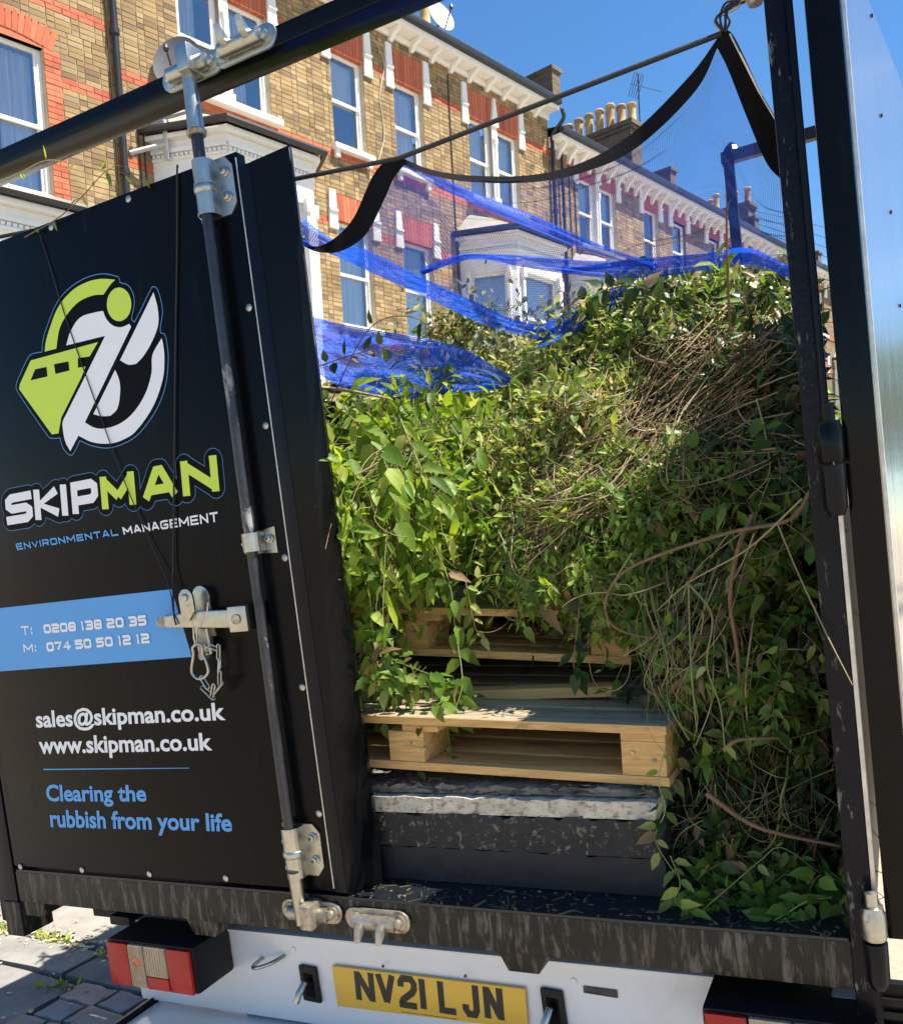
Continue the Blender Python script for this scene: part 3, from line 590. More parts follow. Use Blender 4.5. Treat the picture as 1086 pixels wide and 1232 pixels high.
ZC = 11.25
BANDS = [(10.27, 10.42), (8.46, 8.61), (7.26, 7.41), (5.3, 5.45)]
def terrace(i, y0, y1, mirror, label, detail, zc=ZC, near=(8, 9), big=False, cur=('none', 'full')):
    h = thing('terrace_house', label, 'house', 'H', (XF, (y0 + y1) / 2, 0), 'terraced houses along the street')
    W_ = y1 - y0
    def yy(a): return y1 - a if mirror else y0 + a
    def iv(a, b): p, q = yy(a), yy(b); return (min(p, q), max(p, q))
    dA = iv(1.13, 1.87); dB = iv(2.03, 2.77); dm = ((dA[0] + dB[0]) / 2); s1 = iv(4.10, 4.87)
    zt, zs = (10.32, 8.70) if zc > 11 else (10.14, 8.56); za = zt + .54
    up = [(*dA, zs, zt), (*dB, zs, zt), (*s1, zs, zt)]
    g1 = iv(4.10, 4.87); g2 = iv(3.15, 3.6)
    lowr = [(*iv(4.05, 4.85), 5.62, 7.42)]
    if detail >= 1: lowr.append((*iv(1.3, 2.6), 5.4, 7.3))
    flo = [(*iv(3.9, 4.9), .3, 2.9)]
    ops = up + lowr + flo
    wall = house_box(h, y0, y1, zc, ops, m_mortar if detail >= 2 else m_bricktex)
    if detail >= 2:
        arches = [(min(dA[0], dB[0]), max(dA[1], dB[1]), zt, za), (*s1, zt, za), (lowr[0][0] - .0, lowr[0][1], 7.42, 7.86), (min(dA[1], dB[1]), max(dA[0], dB[0]), zs, zt)]
        wall_bricks(wall, BASE[h.name], y0, y1, 4.2, zc - .1, ops + arches, BANDS, near)
    else:
        for b0, b1 in BANDS: MB().box(XF + .002, XF + .02, y0, y1, b0, b1).build('brick_band', m_red, h)
    # arches and consoles
    ar = (min(dA[0], dB[0]), max(dA[1], dB[1]))
    for (a, b) in (dA, dB, s1): flat_arch(h, a, b, zt, za) if detail >= 2 else MB().box(XF - .1, XF + .03, a, b, zt, za).build('arch', m_red, h)
    mid0, mid1 = min(dA[1], dB[1]), max(dA[0], dB[0])
    pc = MB(); pc.box(XF - .10, XF + .03, mid0, mid1, zs, zt).box(XF - .10, XF + .06, mid0 - .02, mid1 + .02, zs + .001, zs + .16)
    pc.lathe((XF + .02, (mid0 + mid1) / 2, zs + .17), [(.05, 0), (.045, .3), (.045, 1.0), (.06, 1.05), (.075, 1.15), (.075, 1.2)], 10)
    pc.prism([(mid0 - .03, zt), (mid1 + .03, zt), ((mid0 + mid1) / 2 + .03, za + .02), ((mid0 + mid1) / 2 - .03, za + .02)], lambda u, v, d: (XF + d, u, v), -.02, .07)
    pc.build('window_pier', m_white, h, bevel=.006)
    for yk in (ar[0] - .11, ar[1] + .11, s1[0] - .11, s1[1] + .11): console(h, yk, zt - .02 - .18, za + (.05 if zc > 11 else -.06), .2)
    lz = lowr[0]
    (flat_arch(h, lz[0], lz[1], 7.42, 7.86) if detail >= 2 else MB().box(XF - .1, XF + .03, lz[0], lz[1], 7.42, 7.86).build('arch', m_red, h))
    for yk in (lz[0] - .11, lz[1] + .11): console(h, yk, 7.24, 7.9, .2)
    c = cur
    sash(h, *dA, zs, zt, curtain=c[0], sill=False); sash(h, *dB, zs, zt, curtain=c[0], sill=False)
    MB().box(XF - .08, XF + .16, ar[0] - .12, ar[1] + .12, zs - .10, zs - .002).build('sill', m_white, h, bevel=.01)
    sash(h, *s1, zs, zt, curtain=c[1]); sash(h, lz[0], lz[1], lz[2], lz[3], curtain='full')
    dr = MB(); dr.box(XF - .2, XF - .12, *flo[0]); dr.build('front_door', m_blackpipe, h)
    bb = iv(.55, 3.25); bf = iv(1.15, 2.70)
    bay(h, bb[0], bb[1], bf[0], bf[1], 7.82, .2)
    cornice(h, y0 + .002, y1 - .002, zc, big); roof(h, y0 + .002, y1 - .002, zc)
    return h
NBR = 'yellow stock brick terrace house '
hA = terrace(0, 6.75, 12.03, False, NBR + 'right of the drainpipe, two-light window above the keeper plates', 2, near=(7.3, 9.4), cur=('left', 'blind'))
hB = terrace(1, 12.03, 17.25, True, NBR + 'with stepped parapet at its far end, above the net', 2, near=(13.5, 9.4), cur=('full', 'full'))
hC = terrace(2, 17.25, 22.50, False, NBR + 'just beyond the twin drainpipes, seen through the blue net', 2, zc=10.68, big=True, near=(18.5, 9.6), cur=('blind', 'left'))
hD = terrace(3, 22.50, 27.75, True, NBR + 'below the long row of chimney pots, seen through the net', 1, zc=10.68, big=True)
hE = terrace(4, 27.75, 33.0, False, NBR + 'farther down, behind the dark post in the net', 1, zc=10.68, big=True)
hF = terrace(5, 33.0, 38.25, True, NBR + 'second from the far end of the row', 1, zc=10.68, big=True)
hG = terrace(6, 38.25, 43.5, False, NBR + 'farthest down the street, partly hidden by the corner post', 1, zc=10.68, big=True)
parapet(hB, 17.25, ZC); parapet(hC, 22.5, 10.68, .35); parapet(hE, 33.0, 10.68, .3); parapet(hD, 27.75, 10.68, .3)
chimney(hC, 22.5, -15.35, -12.75, 10.3, 12.85, 14)
chimney(hE, 33.0, -16.3, -14.1, 10.5, 13.6, 6)
chimney(hA, 14.4, -13.75, -12.75, 11.3, 12.25, 2, two=False)
# left-hand house with red dressed window
hL = thing('terrace_house', 'brick house at the left edge with a red brick dressed sash window', 'house', 'H', (XF, 3.0, 0), 'terraced houses along the street')
opL = [(4.62, 5.80, 6.46, 8.50), (1.0, 2.2, 6.46, 8.50)]
wl = house_box(hL, -2.0, 6.73, 11.0, opL, m_mortar)
quoin = []
for k in range(28):
    z_ = 6.45 + k * .15
    if z_ < 8.55: quoin.append((5.80, 6.02 + (.11 if k % 2 else 0), z_, z_ + .15)); quoin.append((4.62 - (.33 if k % 2 else .22), 4.62, z_, z_ + .15))
wall_bricks(wl, BASE[hL.name], -2.0, 6.73, 5.0, 11.0, opL + [(4.5, 5.92, 8.50, 8.80)], [(8.06, 8.21), (9.06, 9.21)], (5.9, 8.4), reds=quoin)
ab = MB().box(XF - .10, XF + .006, 4.5, 5.92, 8.50, 8.80).build('arch', m_red, hL)
n_ = 19
for i in range(n_):
    a_ = (i + .5) / n_ - .5; yc = 5.21 + a_ * 1.42; rise = .10 * (1 - (2 * a_) ** 2)
    Mx = Matrix.Translation((XF, yc, 8.50 + rise)) @ Matrix.Rotation(-a_ * .75, 4, 'X')
    MB().box(-.10, .016, -.034, .034, 0, .28, Mx).build('voussoir', m_red, ab)
sash(hL, 4.62, 5.80, 6.46, 8.50, curtain='right'); sash(hL, 1.0, 2.2, 6.46, 8.5)
bay(hL, 3.6, 6.3, 4.2, 5.75, 6.05, .2); cornice(hL, -2.0, 6.7, 11.0); roof(hL, -2, 6.7, 11.0)
# pipes, dishes, cables on the fronts
def fix(name, label, cat, frame, base, group=None): return thing(name, label, cat, frame, base, group)
def pipe_thing(y, z0, z1, label, r=.045, xo=.10):
    p_ = fix('drainpipe', label, 'drainpipe', 'H', (XF + xo, y, z0), 'drainpipes on the house fronts')
    MB().tube([(XF + xo, y, z0), (XF + xo, y, z1)], r, 10).build('pipe', m_blackpipe, p_, smooth=True)
    z_ = z0 + 1.2
    while z_ < z1:
        MB().lathe((XF + xo, y, z_), [(r * 1.05, 0), (r * 1.35, .01), (r * 1.35, .09), (r * 1.05, .1)], 10).build('collar', m_blackpipe, p_, smooth=True); z_ += 1.9
    return p_
pipe_thing(6.80, .2, 11.0, 'black drainpipe on the wall between the left window and the satellite dish', .05)
pp = pipe_thing(17.28, .2, 10.5, 'black drainpipe dropping from the gutter end below the stepped parapet')
MB().tube(spline([(XF + .42, 17.25, 11.15), (XF + .42, 17.28, 10.95), (XF + .12, 17.28, 10.72), (XF + .10, 17.28, 10.5)]), .045, 8).build('swan_neck', m_blackpipe, pp, smooth=True)
pipe_thing(17.62, .2, 11.0, 'thinner black drainpipe just beyond the one under the stepped parapet', .035)
hp_ = fix('waste_pipe', 'pale grey waste pipe running from the drainpipe to the bay roof', 'pipe', 'H', (XF + .1, 7.0, 7.2))
MB().tube([(XF + .12, 6.88, 7.42), (XF + .3, 7.35, 7.62)], .035, 8).build('pipe', m_dish, hp_, smooth=True)
MB().tube([(XF + .3, 7.35, 7.95), (XF + .3, 7.36, 7.40)], .035, 8).build('pipe', m_dish, hp_, smooth=True)
for k, yk in enumerate((7.08, 7.16)):
    o = MB().tube([(XF + .03, yk, 3), (XF + .03, yk + .01, 8.1)], .010, 5).build('cable', m_cable, frame='H'); tag(o, ['left','right'][k] + ' one of two thin black cables beside the near drainpipe', 'cable', 'pair of cables beside the near drainpipe')
o = MB().tube(spline([(XF + .03, 11.9, 10.9), (XF + .03, 12.15, 10.5), (XF + .03, 12.0, 9.9), (XF + .03, 12.05, 9.2), (XF + .03, 11.85, 8.6), (XF + .03, 11.9, 7.9)]), .008, 5).build('cable', m_cablew, frame='H'); tag(o, 'pale loose cable wandering down the brick pier between two single windows', 'cable')
o = MB().tube([(XF + .03, 13.9, 10.9), (XF + .03, 13.92, 5.0)], .012, 5).build('cable', m_cable, frame='H'); tag(o, 'dark straight cable down the bricks left of the paired window', 'cable')
for k, yk in enumerate((17.98, 18.2)):
    o = MB().tube([(XF + .03, yk, 10.9), (XF + .03, yk, 4.0)], .012, 5).build('cable', m_cable, frame='H'); tag(o, ['left','right'][k] + ' one of two dark cables just past the twin drainpipes', 'cable', 'cables past the twin drainpipes')
def dish(base, nrm, r, label, mat, tall=1.15):
    d_ = fix('satellite_dish', label, 'satellite dish', 'H', base)
    nv = Vector(nrm).normalized(); q = nv.to_track_quat('Z', 'Y').to_matrix().to_4x4(); Mx = Matrix.Translation(Vector(base)) @ q
    b = MB(); pr = [(r * k / 6, .16 * r * (k / 6) ** 2) for k in range(7)]; n = 24; vs = []; fs = []
    for rr, hh in pr:
        for j in range(n): a = 2 * math.pi * j / n; vs.append(Mx @ Vector((rr * math.cos(a), rr * tall * math.sin(a), hh)))
    for rr, hh in pr[::-1]:
        for j in range(n): a = 2 * math.pi * j / n; vs.append(Mx @ Vector((rr * math.cos(a), rr * tall * math.sin(a), hh - .015)))
    k = len(pr) * 2
    fs = [(i * n + j, i * n + (j + 1) % n, (i + 1) * n + (j + 1) % n, (i + 1) * n + j) for i in range(k - 1) for j in range(n)]
    b.add(vs, fs); b.build('reflector', mat, d_, smooth=True)
    f0 = Mx @ Vector((0, -r * 1.05, .04)); f1 = Mx @ Vector((0, -r * .35, r * 1.15))
    MB().tube([f0, f1], .015, 6).build('feed_arm', m_blackpipe, d_); MB().lathe(tuple(f1), [(.03, -.03), (.045, 0), (.03, .05)], 8).build('feed_head', m_blackpipe, d_)
    MB().tube([Mx @ Vector((0, 0, -.01)), Mx @ Vector((0, -r * .5, -.2)), Mx @ Vector((0, -r * .9, -.38))], .025, 6).build('mount', m_blackpipe, d_)
dish((XF - .3, 14.15, 12.22), (.85, -.15, .30), .30, 'pale grey satellite dish on the roof edge above the second house', m_dish)
dish((XF + .35, 7.62, 8.80), (.55, -.75, .25), .36, 'dark grey satellite dish on the front beside the near drainpipe', m_dishd)
ae = fix('television_aerial', 'thin television aerial above the row of chimney pots', 'aerial', 'H', (-12.85, 22.9, 12.5))
MB().tube([(-12.85, 22.9, 12.3), (-12.85, 22.9, 14.3)], .018, 5).build('mast', m_blackpipe, ae)
MB().tube([(-12.85, 22.5, 13.9), (-12.85, 24.2, 14.25)], .012, 5).build('boom', m_blackpipe, ae)
for k in range(5): MB().tube([(-13.0, 22.6 + k * .12, 13.65 + k * .02), (-12.75, 22.55 + k * .12, 14.2 + k * .02)], .010, 4).build('element', m_blackpipe, ae)
for k in range(4):
    o = MB().tube(spline([(-14.2, 33.0, 13.4 - .2 * k), (-10, 39 + k, 12.4 - .5 * k), (-4, 46 + 2 * k, 12.8 - .7 * k)]), .012, 4).build('overhead_wire', m_cable, frame='H'); tag(o, ['highest','second highest','second lowest','lowest'][k] + ' of the thin overhead wires running from the far chimney', 'wire', 'overhead wires by the far chimney')
# front garden wall in front of the terrace
gw = thing('garden_wall', 'low brick front garden wall along the terrace', 'wall', 'H', (-9.2, 10, 0))
MB().box(-9.3, -9.08, -2, 43, .0, 1.1).build('wall', m_bricktex, gw); MB().box(-9.36, -9.02, -2, 43, 1.101, 1.18).build('coping', m_white, gw, bevel=.01)

# ---------------------------------------------------------------- trees and shrubs
def plant(name, label, cat, frame, base, blobs, nleaf, size, mat, stems, trunkmat=m_trunk, seed=1, group=None, part='foliage'):
    r = np.random.default_rng(seed); p_ = thing(name, label, cat, frame, base, group)
    b = np.array(base, float); tr = MB()
    for pts, rad in stems: tr.tube(spline(pts, 5), np.linspace(rad, rad * .35, (len(pts) - 1) * 5 + 1 if len(pts) > 2 else 6), 7)
    tr.build('trunk', trunkmat, p_, smooth=True)
    P = []; per = nleaf // len(blobs)
    for (c, s_) in blobs:
        k = max(3, per // 14); cc = np.array(c) + r.normal(0, 1, (k, 3)) * np.array(s_) * .55
        q = cc[r.integers(0, k, per)] + r.normal(0, 1, (per, 3)) * size * 1.5; P.append(q)
    P = np.concatenate(P); n = len(P)
    me = leaves_mesh(part, P - b, r.normal(0, 1, (n, 3)) + np.array([0, 0, -.2]), r.normal(0, .5, (n, 3)) + np.array([0, 0, 1]), r.uniform(.7, 1.3, n) * size, 1.15)
    obj(part, me, mat, p_); return p_
for k, (cy_, cz_, sx_, n_, lab) in enumerate(((8.2, 3.9, .5, 900, 'olive green shrub rising behind the heap, nearest the open door'), (9.3, 4.75, .55, 1100, 'taller yellow-green shrub behind the net in front of the second bay window'), (10.6, 4.6, .5, 900, 'pale leafy shrub to the right of the other two, in front of the far bay'))):
    plant('garden_shrub', lab, 'shrub', 'H', (-8.0, cy_, 0), [((-8, cy_, cz_ - .2), (.5, .45, .45)), ((-8.2, cy_ - .25, cz_ - 1.1), (.7, .6, .6)), ((-7.8, cy_ + .3, cz_ - .8), (.7, .5, .6)), ((-8, cy_, cz_ - 2.2), (.8, .7, .7))],
          n_ * 3, .11, LF['shrub'], [([(-8, cy_, 0), (-8.05, cy_ + .1, 1.5), (-8, cy_, cz_ - .5)], .05)], seed=20 + k, group='shrubs behind the truck')
for k, (tx_, ty_, h_) in enumerate(((6.5, 22, 7.5), (9.5, 30, 9), (4.6, 38, 8.5))):
    lab = ['street tree nearest ahead on the right, in the slit beside the corner post', 'larger street tree on the right, second along, seen only past the open door', 'street tree on the right, farthest of the three'][k]
    r_ = np.random.default_rng(k)
    blobs = [((tx_ + r_.normal(0, 1.3), ty_ + r_.normal(0, 1.3), h_ * .62 + r_.normal(0, 1.1)), (1.2, 1.2, 1.0)) for _ in range(12)]
    stems = [([(tx_, ty_, 0), (tx_ + .1, ty_, h_ * .3), (tx_, ty_, h_ * .6)], .2)] + [([(tx_, ty_, h_ * .35), ((tx_ + c[0][0]) / 2, (ty_ + c[0][1]) / 2, h_ * .5), c[0]], .07) for c in blobs[:7]]
    plant('street_tree', lab, 'tree', 'W', (tx_, ty_, 0), blobs, 7000, .16, LF['tree'], stems, seed=50 + k, group='trees on the right of the street')

# ================================================================ TRUCK (truck frame: x across, y forward, z up; rear face at y = 0)
tk = thing('tipper_truck', 'black caged tipper truck seen from behind with one rear door open', 'truck', 'T', (0, 0, 0))
def part(name, b, mat, parent=tk, **k): return b.build(name, mat, parent, **k)
# bed, sides
part('sill_beam', MB().box(-1.10, 1.108, 0, .125, .765, .855), m_drip, bevel=.004)
part('sill_top_plate', MB().box(-1.09, 1.105, -.002, .60, .856, .862), m_silltop)
part('bed_floor', MB().box(-1.11, 1.11, .601, 3.2, .80, .850), m_inner)
part('chassis_rail', MB().box(-.45, -.37, .15, 3.2, .45, .70), m_plastic); part('chassis_rail', MB().box(.37, .45, .15, 3.2, .45, .70), m_plastic)
part('cross_member', MB().box(-1.0, 1.0, .16, .26, .66, .764), m_plastic)
for x_ in (-1.06, -.42, .46):
    part('mounting_lug', MB().prism([(x_ - .055, .764), (x_ + .055, .764), (x_ + .035, .722), (x_ - .035, .722)], lambda u, v, d: (u, d, v), .005, .12), m_drip, bevel=.003)
part('side_panel', MB().box(-1.13, -1.10, .08, 3.2, .80, 1.62), m_inner); part('side_panel', MB().box(1.112, 1.142, .08, 3.2, .80, 1.62), m_inner)
part('top_rail', MB().box(-1.14, -1.085, .07, 3.2, 1.621, 1.66), m_steel, bevel=.004); part('top_rail', MB().box(1.110, 1.148, .0805, 3.2, 1.621, 1.66), m_steel, bevel=.004)
part('headboard', MB().box(-1.10, 1.11, 3.2, 3.24, .80, 1.8), m_inner)
hb = MB().box(-1.20, 1.20, -.003, .078, 2.727, 2.768); part('header_beam', hb, m_steelg, bevel=.004)
cp = part('corner_post', MB().box(-1.19, -1.108, 0, .08, .70, 2.726), m_steel, bevel=.004)
cp2 = part('corner_post', MB().box(1.108, 1.150, -.004, .045, .70, 2.726), m_post, bevel=.004)
MB().tube([(1.146, -.010, 1.80), (1.146, -.010, 2.70)], .0065, 8).build('hinge_rod', m_steelg, cp2, smooth=True)
MB().box(1.151, 1.158, -.006, .02, .93, 1.62).build('worn_edge', m_bare, cp2)
part('corner_foot', MB().box(-1.17, -1.10, -.004, .10, .66, .763), m_drip, bevel=.004)
for zz_, hh in ((1.70, 1.0), (.872, .85)):
    hg = MB(); xh, yh = 1.150, -.026
    hg.lathe((xh, yh, zz_ + .005), [(.019, 0), (.021, .005), (.021, .055 * hh), (.018, .062 * hh), (.018, .068 * hh), (.011, .07 * hh), (.011, .098 * hh), (.006, .10 * hh)], 14)
    o = hg.build('hinge', m_zinc if zz_ < 1 else m_steelg, cp2, smooth=True)
    h2 = MB(); h2.lathe((xh, yh, zz_ - .085), [(.012, 0), (.019, .015), (.020, .085)], 14); h2.build('hinge', m_steel, cp2, smooth=True)
# open side edge of the lighting
gp = part('gantry_post', MB().box(.675, .718, 2.62, 2.65, .85, 3.135), m_plastic); part('gantry_arm', MB().box(.668, 1.06, 2.612, 2.652, 3.1355, 3.185), m_plastic)
part('gantry_cap', MB().lathe((.71, 2.65, 3.187), [(.04, 0), (.03, .02), (.01, .04)], 10), m_steel)
part('gantry_post', MB().box(-1.09, -1.01, 3.25, 3.33, .85, 2.3), m_steel)
# ---- closed door
dr = part('cage_door', MB().box(-1.098, .008, .0, .030, .872, 2.553), m_door, bevel=.0015)
D = lambda b, n, m, **k: b.build(n, m, dr, **k)
D(MB().box(.009, .042, -.002, .045, .870, 2.520), 'closing_channel', m_steel, bevel=.002)
D(MB().box(.0045, .0075, -.0022, -.0002, .88, 2.54), 'edge_trim', m_bare)
ed = MB(); ed.add([(.0425, -.001, .868), (.0425, -.001, 2.520), (.137, .018, 2.535), (.088, .078, .866), (.0425, .02, .868), (.0425, .02, 2.520), (.130, .035, 2.535), (.082, .098, .866)],
    [(0, 1, 2, 3), (7, 6, 5, 4), (1, 5, 6, 2), (0, 3, 7, 4), (3, 2, 6, 7), (0, 4, 5, 1)])
D(ed, 'sealing_flap', m_steelg)
D(MB().tube([(.135, .0175, 2.53), (.0865, .0775, .87)], .0012, 5), 'flap_edge', m_bare)
def rivet(x, z, y=-.0002):
    b = MB(); b.lathe((x, y, z), [(.0085, 0), (.0085, -.0022), (.006, -.004), (.0022, -.0045)], 12, 'y'); D(b, 'rivet', m_zinc, smooth=True)
for px, py in ((62, 273), (155, 239), (25, 1043), (99, 1047), (180, 1052), (272, 1057)):
    q = t(px, py, Y=0); rivet(q[0], q[2])
for px, py in ((300, 370), (320, 512), (343, 671), (364, 827), (384, 979)):
    q = t(px, py, Y=0); rivet(min(q[0], -.006), q[2])
# locking rod with its guides
xr = -.078; yr = -.030
D(MB().tube([(xr + .010, yr, 2.62), (xr, yr, .93)], .0135, 14), 'locking_rod', m_rod, smooth=True)
D(MB().tube([(xr + .011, yr, 2.76), (xr + .010, yr, 2.60)], [.015, .019], 12), 'rod_head', m_zinc, smooth=True)
D(MB().lathe((xr + .010, yr, 2.598), [(.02, 0), (.023, .004), (.023, .010), (.018, .014)], 12), 'rod_collar', m_zincd, smooth=True)
D(MB().tube([(xr + .001, yr, .935), (xr + .001, yr, .80)], [.0185, .014], 12), 'rod_foot', m_zinc, smooth=True)
D(MB().lathe((xr + .001, yr, .925), [(.017, 0), (.0195, .003), (.0195, .008), (.017, .012)], 12), 'rod_collar', m_rod, smooth=True)
def bracket(x, z, big=True, mat=m_zinc):
    b = MB(); h = .062 if big else .03
    # backing plate with rounded corners
    w0, w1 = (-.038, .066) if big else (-.040, .052)
    poly = [(w0, -h), (w1 - .018, -h), (w1, -h + .022), (w1, h - .022), (w1 - .018, h), (w0, h)] if big else [(w0, -h * .8), (w0, h * .6), (w1, h), (w1, -h)]
    if big: b.prism(poly, lambda u, v, d: (x + u, d, z + v), -.006, -.0005)
    else: b.prism(poly, lambda u, v, d: (x + u, d, z + v), -.005, -.0005)
    # saddle over the rod
    n = 10; rr = .023
    pts = [(x - rr, -.006)] + [(x - rr * math.cos(math.pi * i / n), -.024 - rr * math.sin(math.pi * i / n)) for i in range(n + 1)] + [(x + rr, -.006)]
    ins = [(x + (u - x) * .80, v + .003) for u, v in pts]
    hz = h * (.96 if big else .7)
    for i in range(len(pts) - 1):
        a, c, a2, c2 = pts[i], pts[i + 1], ins[i], ins[i + 1]
        b.add([(a[0], a[1], z - hz), (c[0], c[1], z - hz), (c[0], c[1], z + hz), (a[0], a[1], z + hz), (a2[0], a2[1], z - hz), (c2[0], c2[1], z - hz), (c2[0], c2[1], z + hz), (a2[0], a2[1], z + hz)],
              [(0, 1, 2, 3), (7, 6, 5, 4), (3, 2, 6, 7), (1, 0, 4, 5)])
    if big: b.lathe((x, -.024, z - .012), [(.0235, 0), (.0265, .004), (.0265, .014), (.0235, .018)], 16)
    D(b, 'rod_guide', mat, smooth=True)
    for u, v in (((.045, .030), (.045, -.024), (-.030, .02), (-.030, -.045)) if big else ((-.031, -.002), (.036, .004))):
        bo = MB(); bo.lathe((x + u, -.006, z + v), [(.0115, 0), (.0115, -.003), (.0085, -.004), (.0085, -.010), (.004, -.0115), (.0035, -.007)], 6 if not big else 12, 'y'); D(bo, 'bolt', m_zinc, smooth=True)
bracket(xr + .009, 2.487); bracket(xr + .004, 1.70, False); bracket(xr + .001, .972)
# handle, hasp
hx0, hz0 = -.376, 1.537
b = MB(); b.prism([(-.385, 1.528), (-.352, 1.524), (-.352, 1.553), (-.385, 1.547)], lambda u, v, d: (u, d, v), -.040, -.022); D(b, 'handle', m_zincd, bevel=.003, label='rusty end of the lever handle')
b = MB(); b.prism([(-.352, 1.524), (-.150, 1.510), (-.150, 1.553), (-.25, 1.556), (-.352, 1.552)], lambda u, v, d: (u, d, v), -.046, -.020); D(b, 'handle', m_zinc, bevel=.004)
b = MB(); b.box(-.152, -.098, -.052, -.0005, 1.500, 1.560); D(b, 'handle_hub', m_zinc, bevel=.004)
b = MB(); b.lathe((-.127, -.053, 1.53), [(.012, 0), (.012, -.004), (.006, -.008)], 8, 'y'); D(b, 'bolt', m_zincd)
b = MB(); b.box(-.098, -.088, -.040, -.0005, 1.505, 1.562); D(b, 'handle_hub', v_black)
pl = [(-.295, 1.50), (-.232, 1.49), (-.236, 1.58)] + [(-.262 + .028 * math.cos(a), 1.583 + .032 * math.sin(a)) for a in np.linspace(.1, math.pi, 8)] + [(-.295, 1.555)]
b = MB(); b.prism(pl, lambda u, v, d: (u, d, v), -.010, -.0005); D(b, 'hasp_plate', m_zinc, bevel=.002)
pl = [(-.300 + .012, 1.535), (-.268, 1.535), (-.246, 1.56)] + [(-.268 + .022 * math.cos(a), 1.588 + .024 * math.sin(a)) for a in np.linspace(-.1, math.pi + .2, 9)]
b = MB(); b.prism(pl, lambda u, v, d: (u, d, v), -.054, -.048); D(b, 'hasp', m_zinc, bevel=.0015)
b = MB(); b.lathe((-.270, -.0545, 1.592), [(.0095, 0), (.0095, -.004), (.006, -.006)], 12, 'y'); D(b, 'bolt', m_zinc, smooth=True)
b = MB(); b.box(-.276, -.240, -.030, -.010, 1.452, 1.515); D(b, 'hasp_staple', m_zincd, bevel=.003)
b = MB(); b.tube([(-.250, -.032, 1.512), (-.236, -.033, 1.512), (-.233, -.033, 1.452), (-.247, -.032, 1.452)], .004, 8); D(b, 'hasp_staple', m_zinc)
b = MB(); b.lathe((-.262, -.036, 1.448), [(.010, 0), (.010, .022)], 10, 'y'); D(b, 'bolt', m_zincd)
# ---------------------------------------------------------------- lettering and emblem (flat vinyl on the door skin)
LAY = [0]
def fm(polys, mat, name, parent, y, frame_pts=True, label=None):
    b = MB()
    for k, poly in enumerate(polys):
        b.add([(p[0], y - .00012 * k, p[1]) for p in poly], [tuple(range(len(poly)))])
    o = b.build(name, mat, parent)
    return o
def ribbon(pts, w, closed=False):
    P = [np.array(p, float) for p in pts]; n = len(P); quads = []; Lf = []; Rt = []
    for i in range(n):
        a = P[i - 1] if (i > 0 or closed) else None; c = P[(i + 1) % n] if (i < n - 1 or closed) else None
        d1 = unit(P[i] - a) if a is not None else None; d2 = unit(c - P[i]) if c is not None else None
        if d1 is None: d1 = d2
        if d2 is None: d2 = d1
        m = d1 + d2; m = unit(m) if np.linalg.norm(m) > 1e-6 else d1; nn = np.array([-m[1], m[0]]); k = w / 2 / max(.74, abs(np.dot(nn, np.array([-d1[1], d1[0]]))))
        Lf.append(P[i] + nn * k); Rt.append(P[i] - nn * k)
    m = n if closed else n - 1
    return [[Lf[i], Lf[(i + 1) % n], Rt[(i + 1) % n], Rt[i]] for i in range(m)]
def G(s): return [[tuple(float(v) for v in p.split(',')) for p in l.split()] for l in s.split('|')]
# single-line square-shouldered letters on a unit box: x 0..1, y 0..1
GL = {
 'S': G('1,1 .16,1 0,.86 0,.64 .16,.5 .84,.5 1,.36 1,.14 .84,0 0,0'), 'K': G('0,0 0,1|.95,1 .12,.5 1,0'), 'I': G('0,0 0,1'), 'P': G('0,0 0,1 .84,1 1,.86 1,.52 .84,.36 .06,.36'),
 'M': G('0,0 0,1|0,.98 .5,.26|.5,.26 1,.98|1,1 1,0'), 'A': G('0,-.04 .42,1 .58,1 1,-.04|.2,.27 .8,.27'), 'N': G('0,0 0,1|0,.97 1,.03|1,0 1,1'), 'E': G('1,1 0,1 0,0 1,0|.02,.5 .9,.5'), 'V': G('0,1 .5,0 1,1'),
 'R': G('0,0 0,1 .84,1 1,.86 1,.56 .84,.42 .06,.42|.55,.42 1,0'), 'O': G('.16,0 0,.14 0,.86 .16,1 .84,1 1,.86 1,.14 .84,0 .16,0'), 'T': G('0,1 1,1|.5,1 .5,0'), 'L': G('0,1 0,0 1,0'),
 'G': G('1,1 .16,1 0,.86 0,.14 .16,0 .84,0 1,.14 1,.48 .5,.48'), ':': G('0,.62 0,.80|0,.05 0,.23'), 'J': G('.3,1 1,1 1,.16 .82,0 .3,0 .08,.14 .08,.3'),
 '0': G('.16,0 0,.14 0,.86 .16,1 .84,1 1,.86 1,.14 .84,0 .16,0'), '1': G('0,.86 .5,1 .5,0'), '2': G('0,1 .84,1 1,.86 1,.62 .84,.5 .16,.5 0,.36 0,0 1,0'), '3': G('0,1 .84,1 1,.86 1,.14 .84,0 0,0|.25,.5 .98,.5'),
 '4': G('.75,0 .75,1 0,.3 1,.3'), '5': G('1,1 0,1 0,.56 .84,.56 1,.44 1,.14 .84,0 0,0'), '7': G('0,1 1,1 .4,0'), '8': G('.16,0 0,.14 0,.86 .16,1 .84,1 1,.86 1,.14 .84,0 .16,0|.02,.5 .98,.5')}
PLT = {'N': G('0,0 0,1|.06,.97 .94,.03|1,0 1,1'), 'V': G('-.08,1.06 .5,0|.5,0 1.08,1.06'), '2': G('0,.74 0,.86 .2,1 .8,1 1,.84 1,.66 .84,.5 .12,.2 0,.06 0,0 1,0'), '1': G('.5,0 .5,1'), 'L': G('0,1 0,0 1,0'), 'J': G('1,1 1,.16 .8,0 .25,0 0,.16 0,.28')}
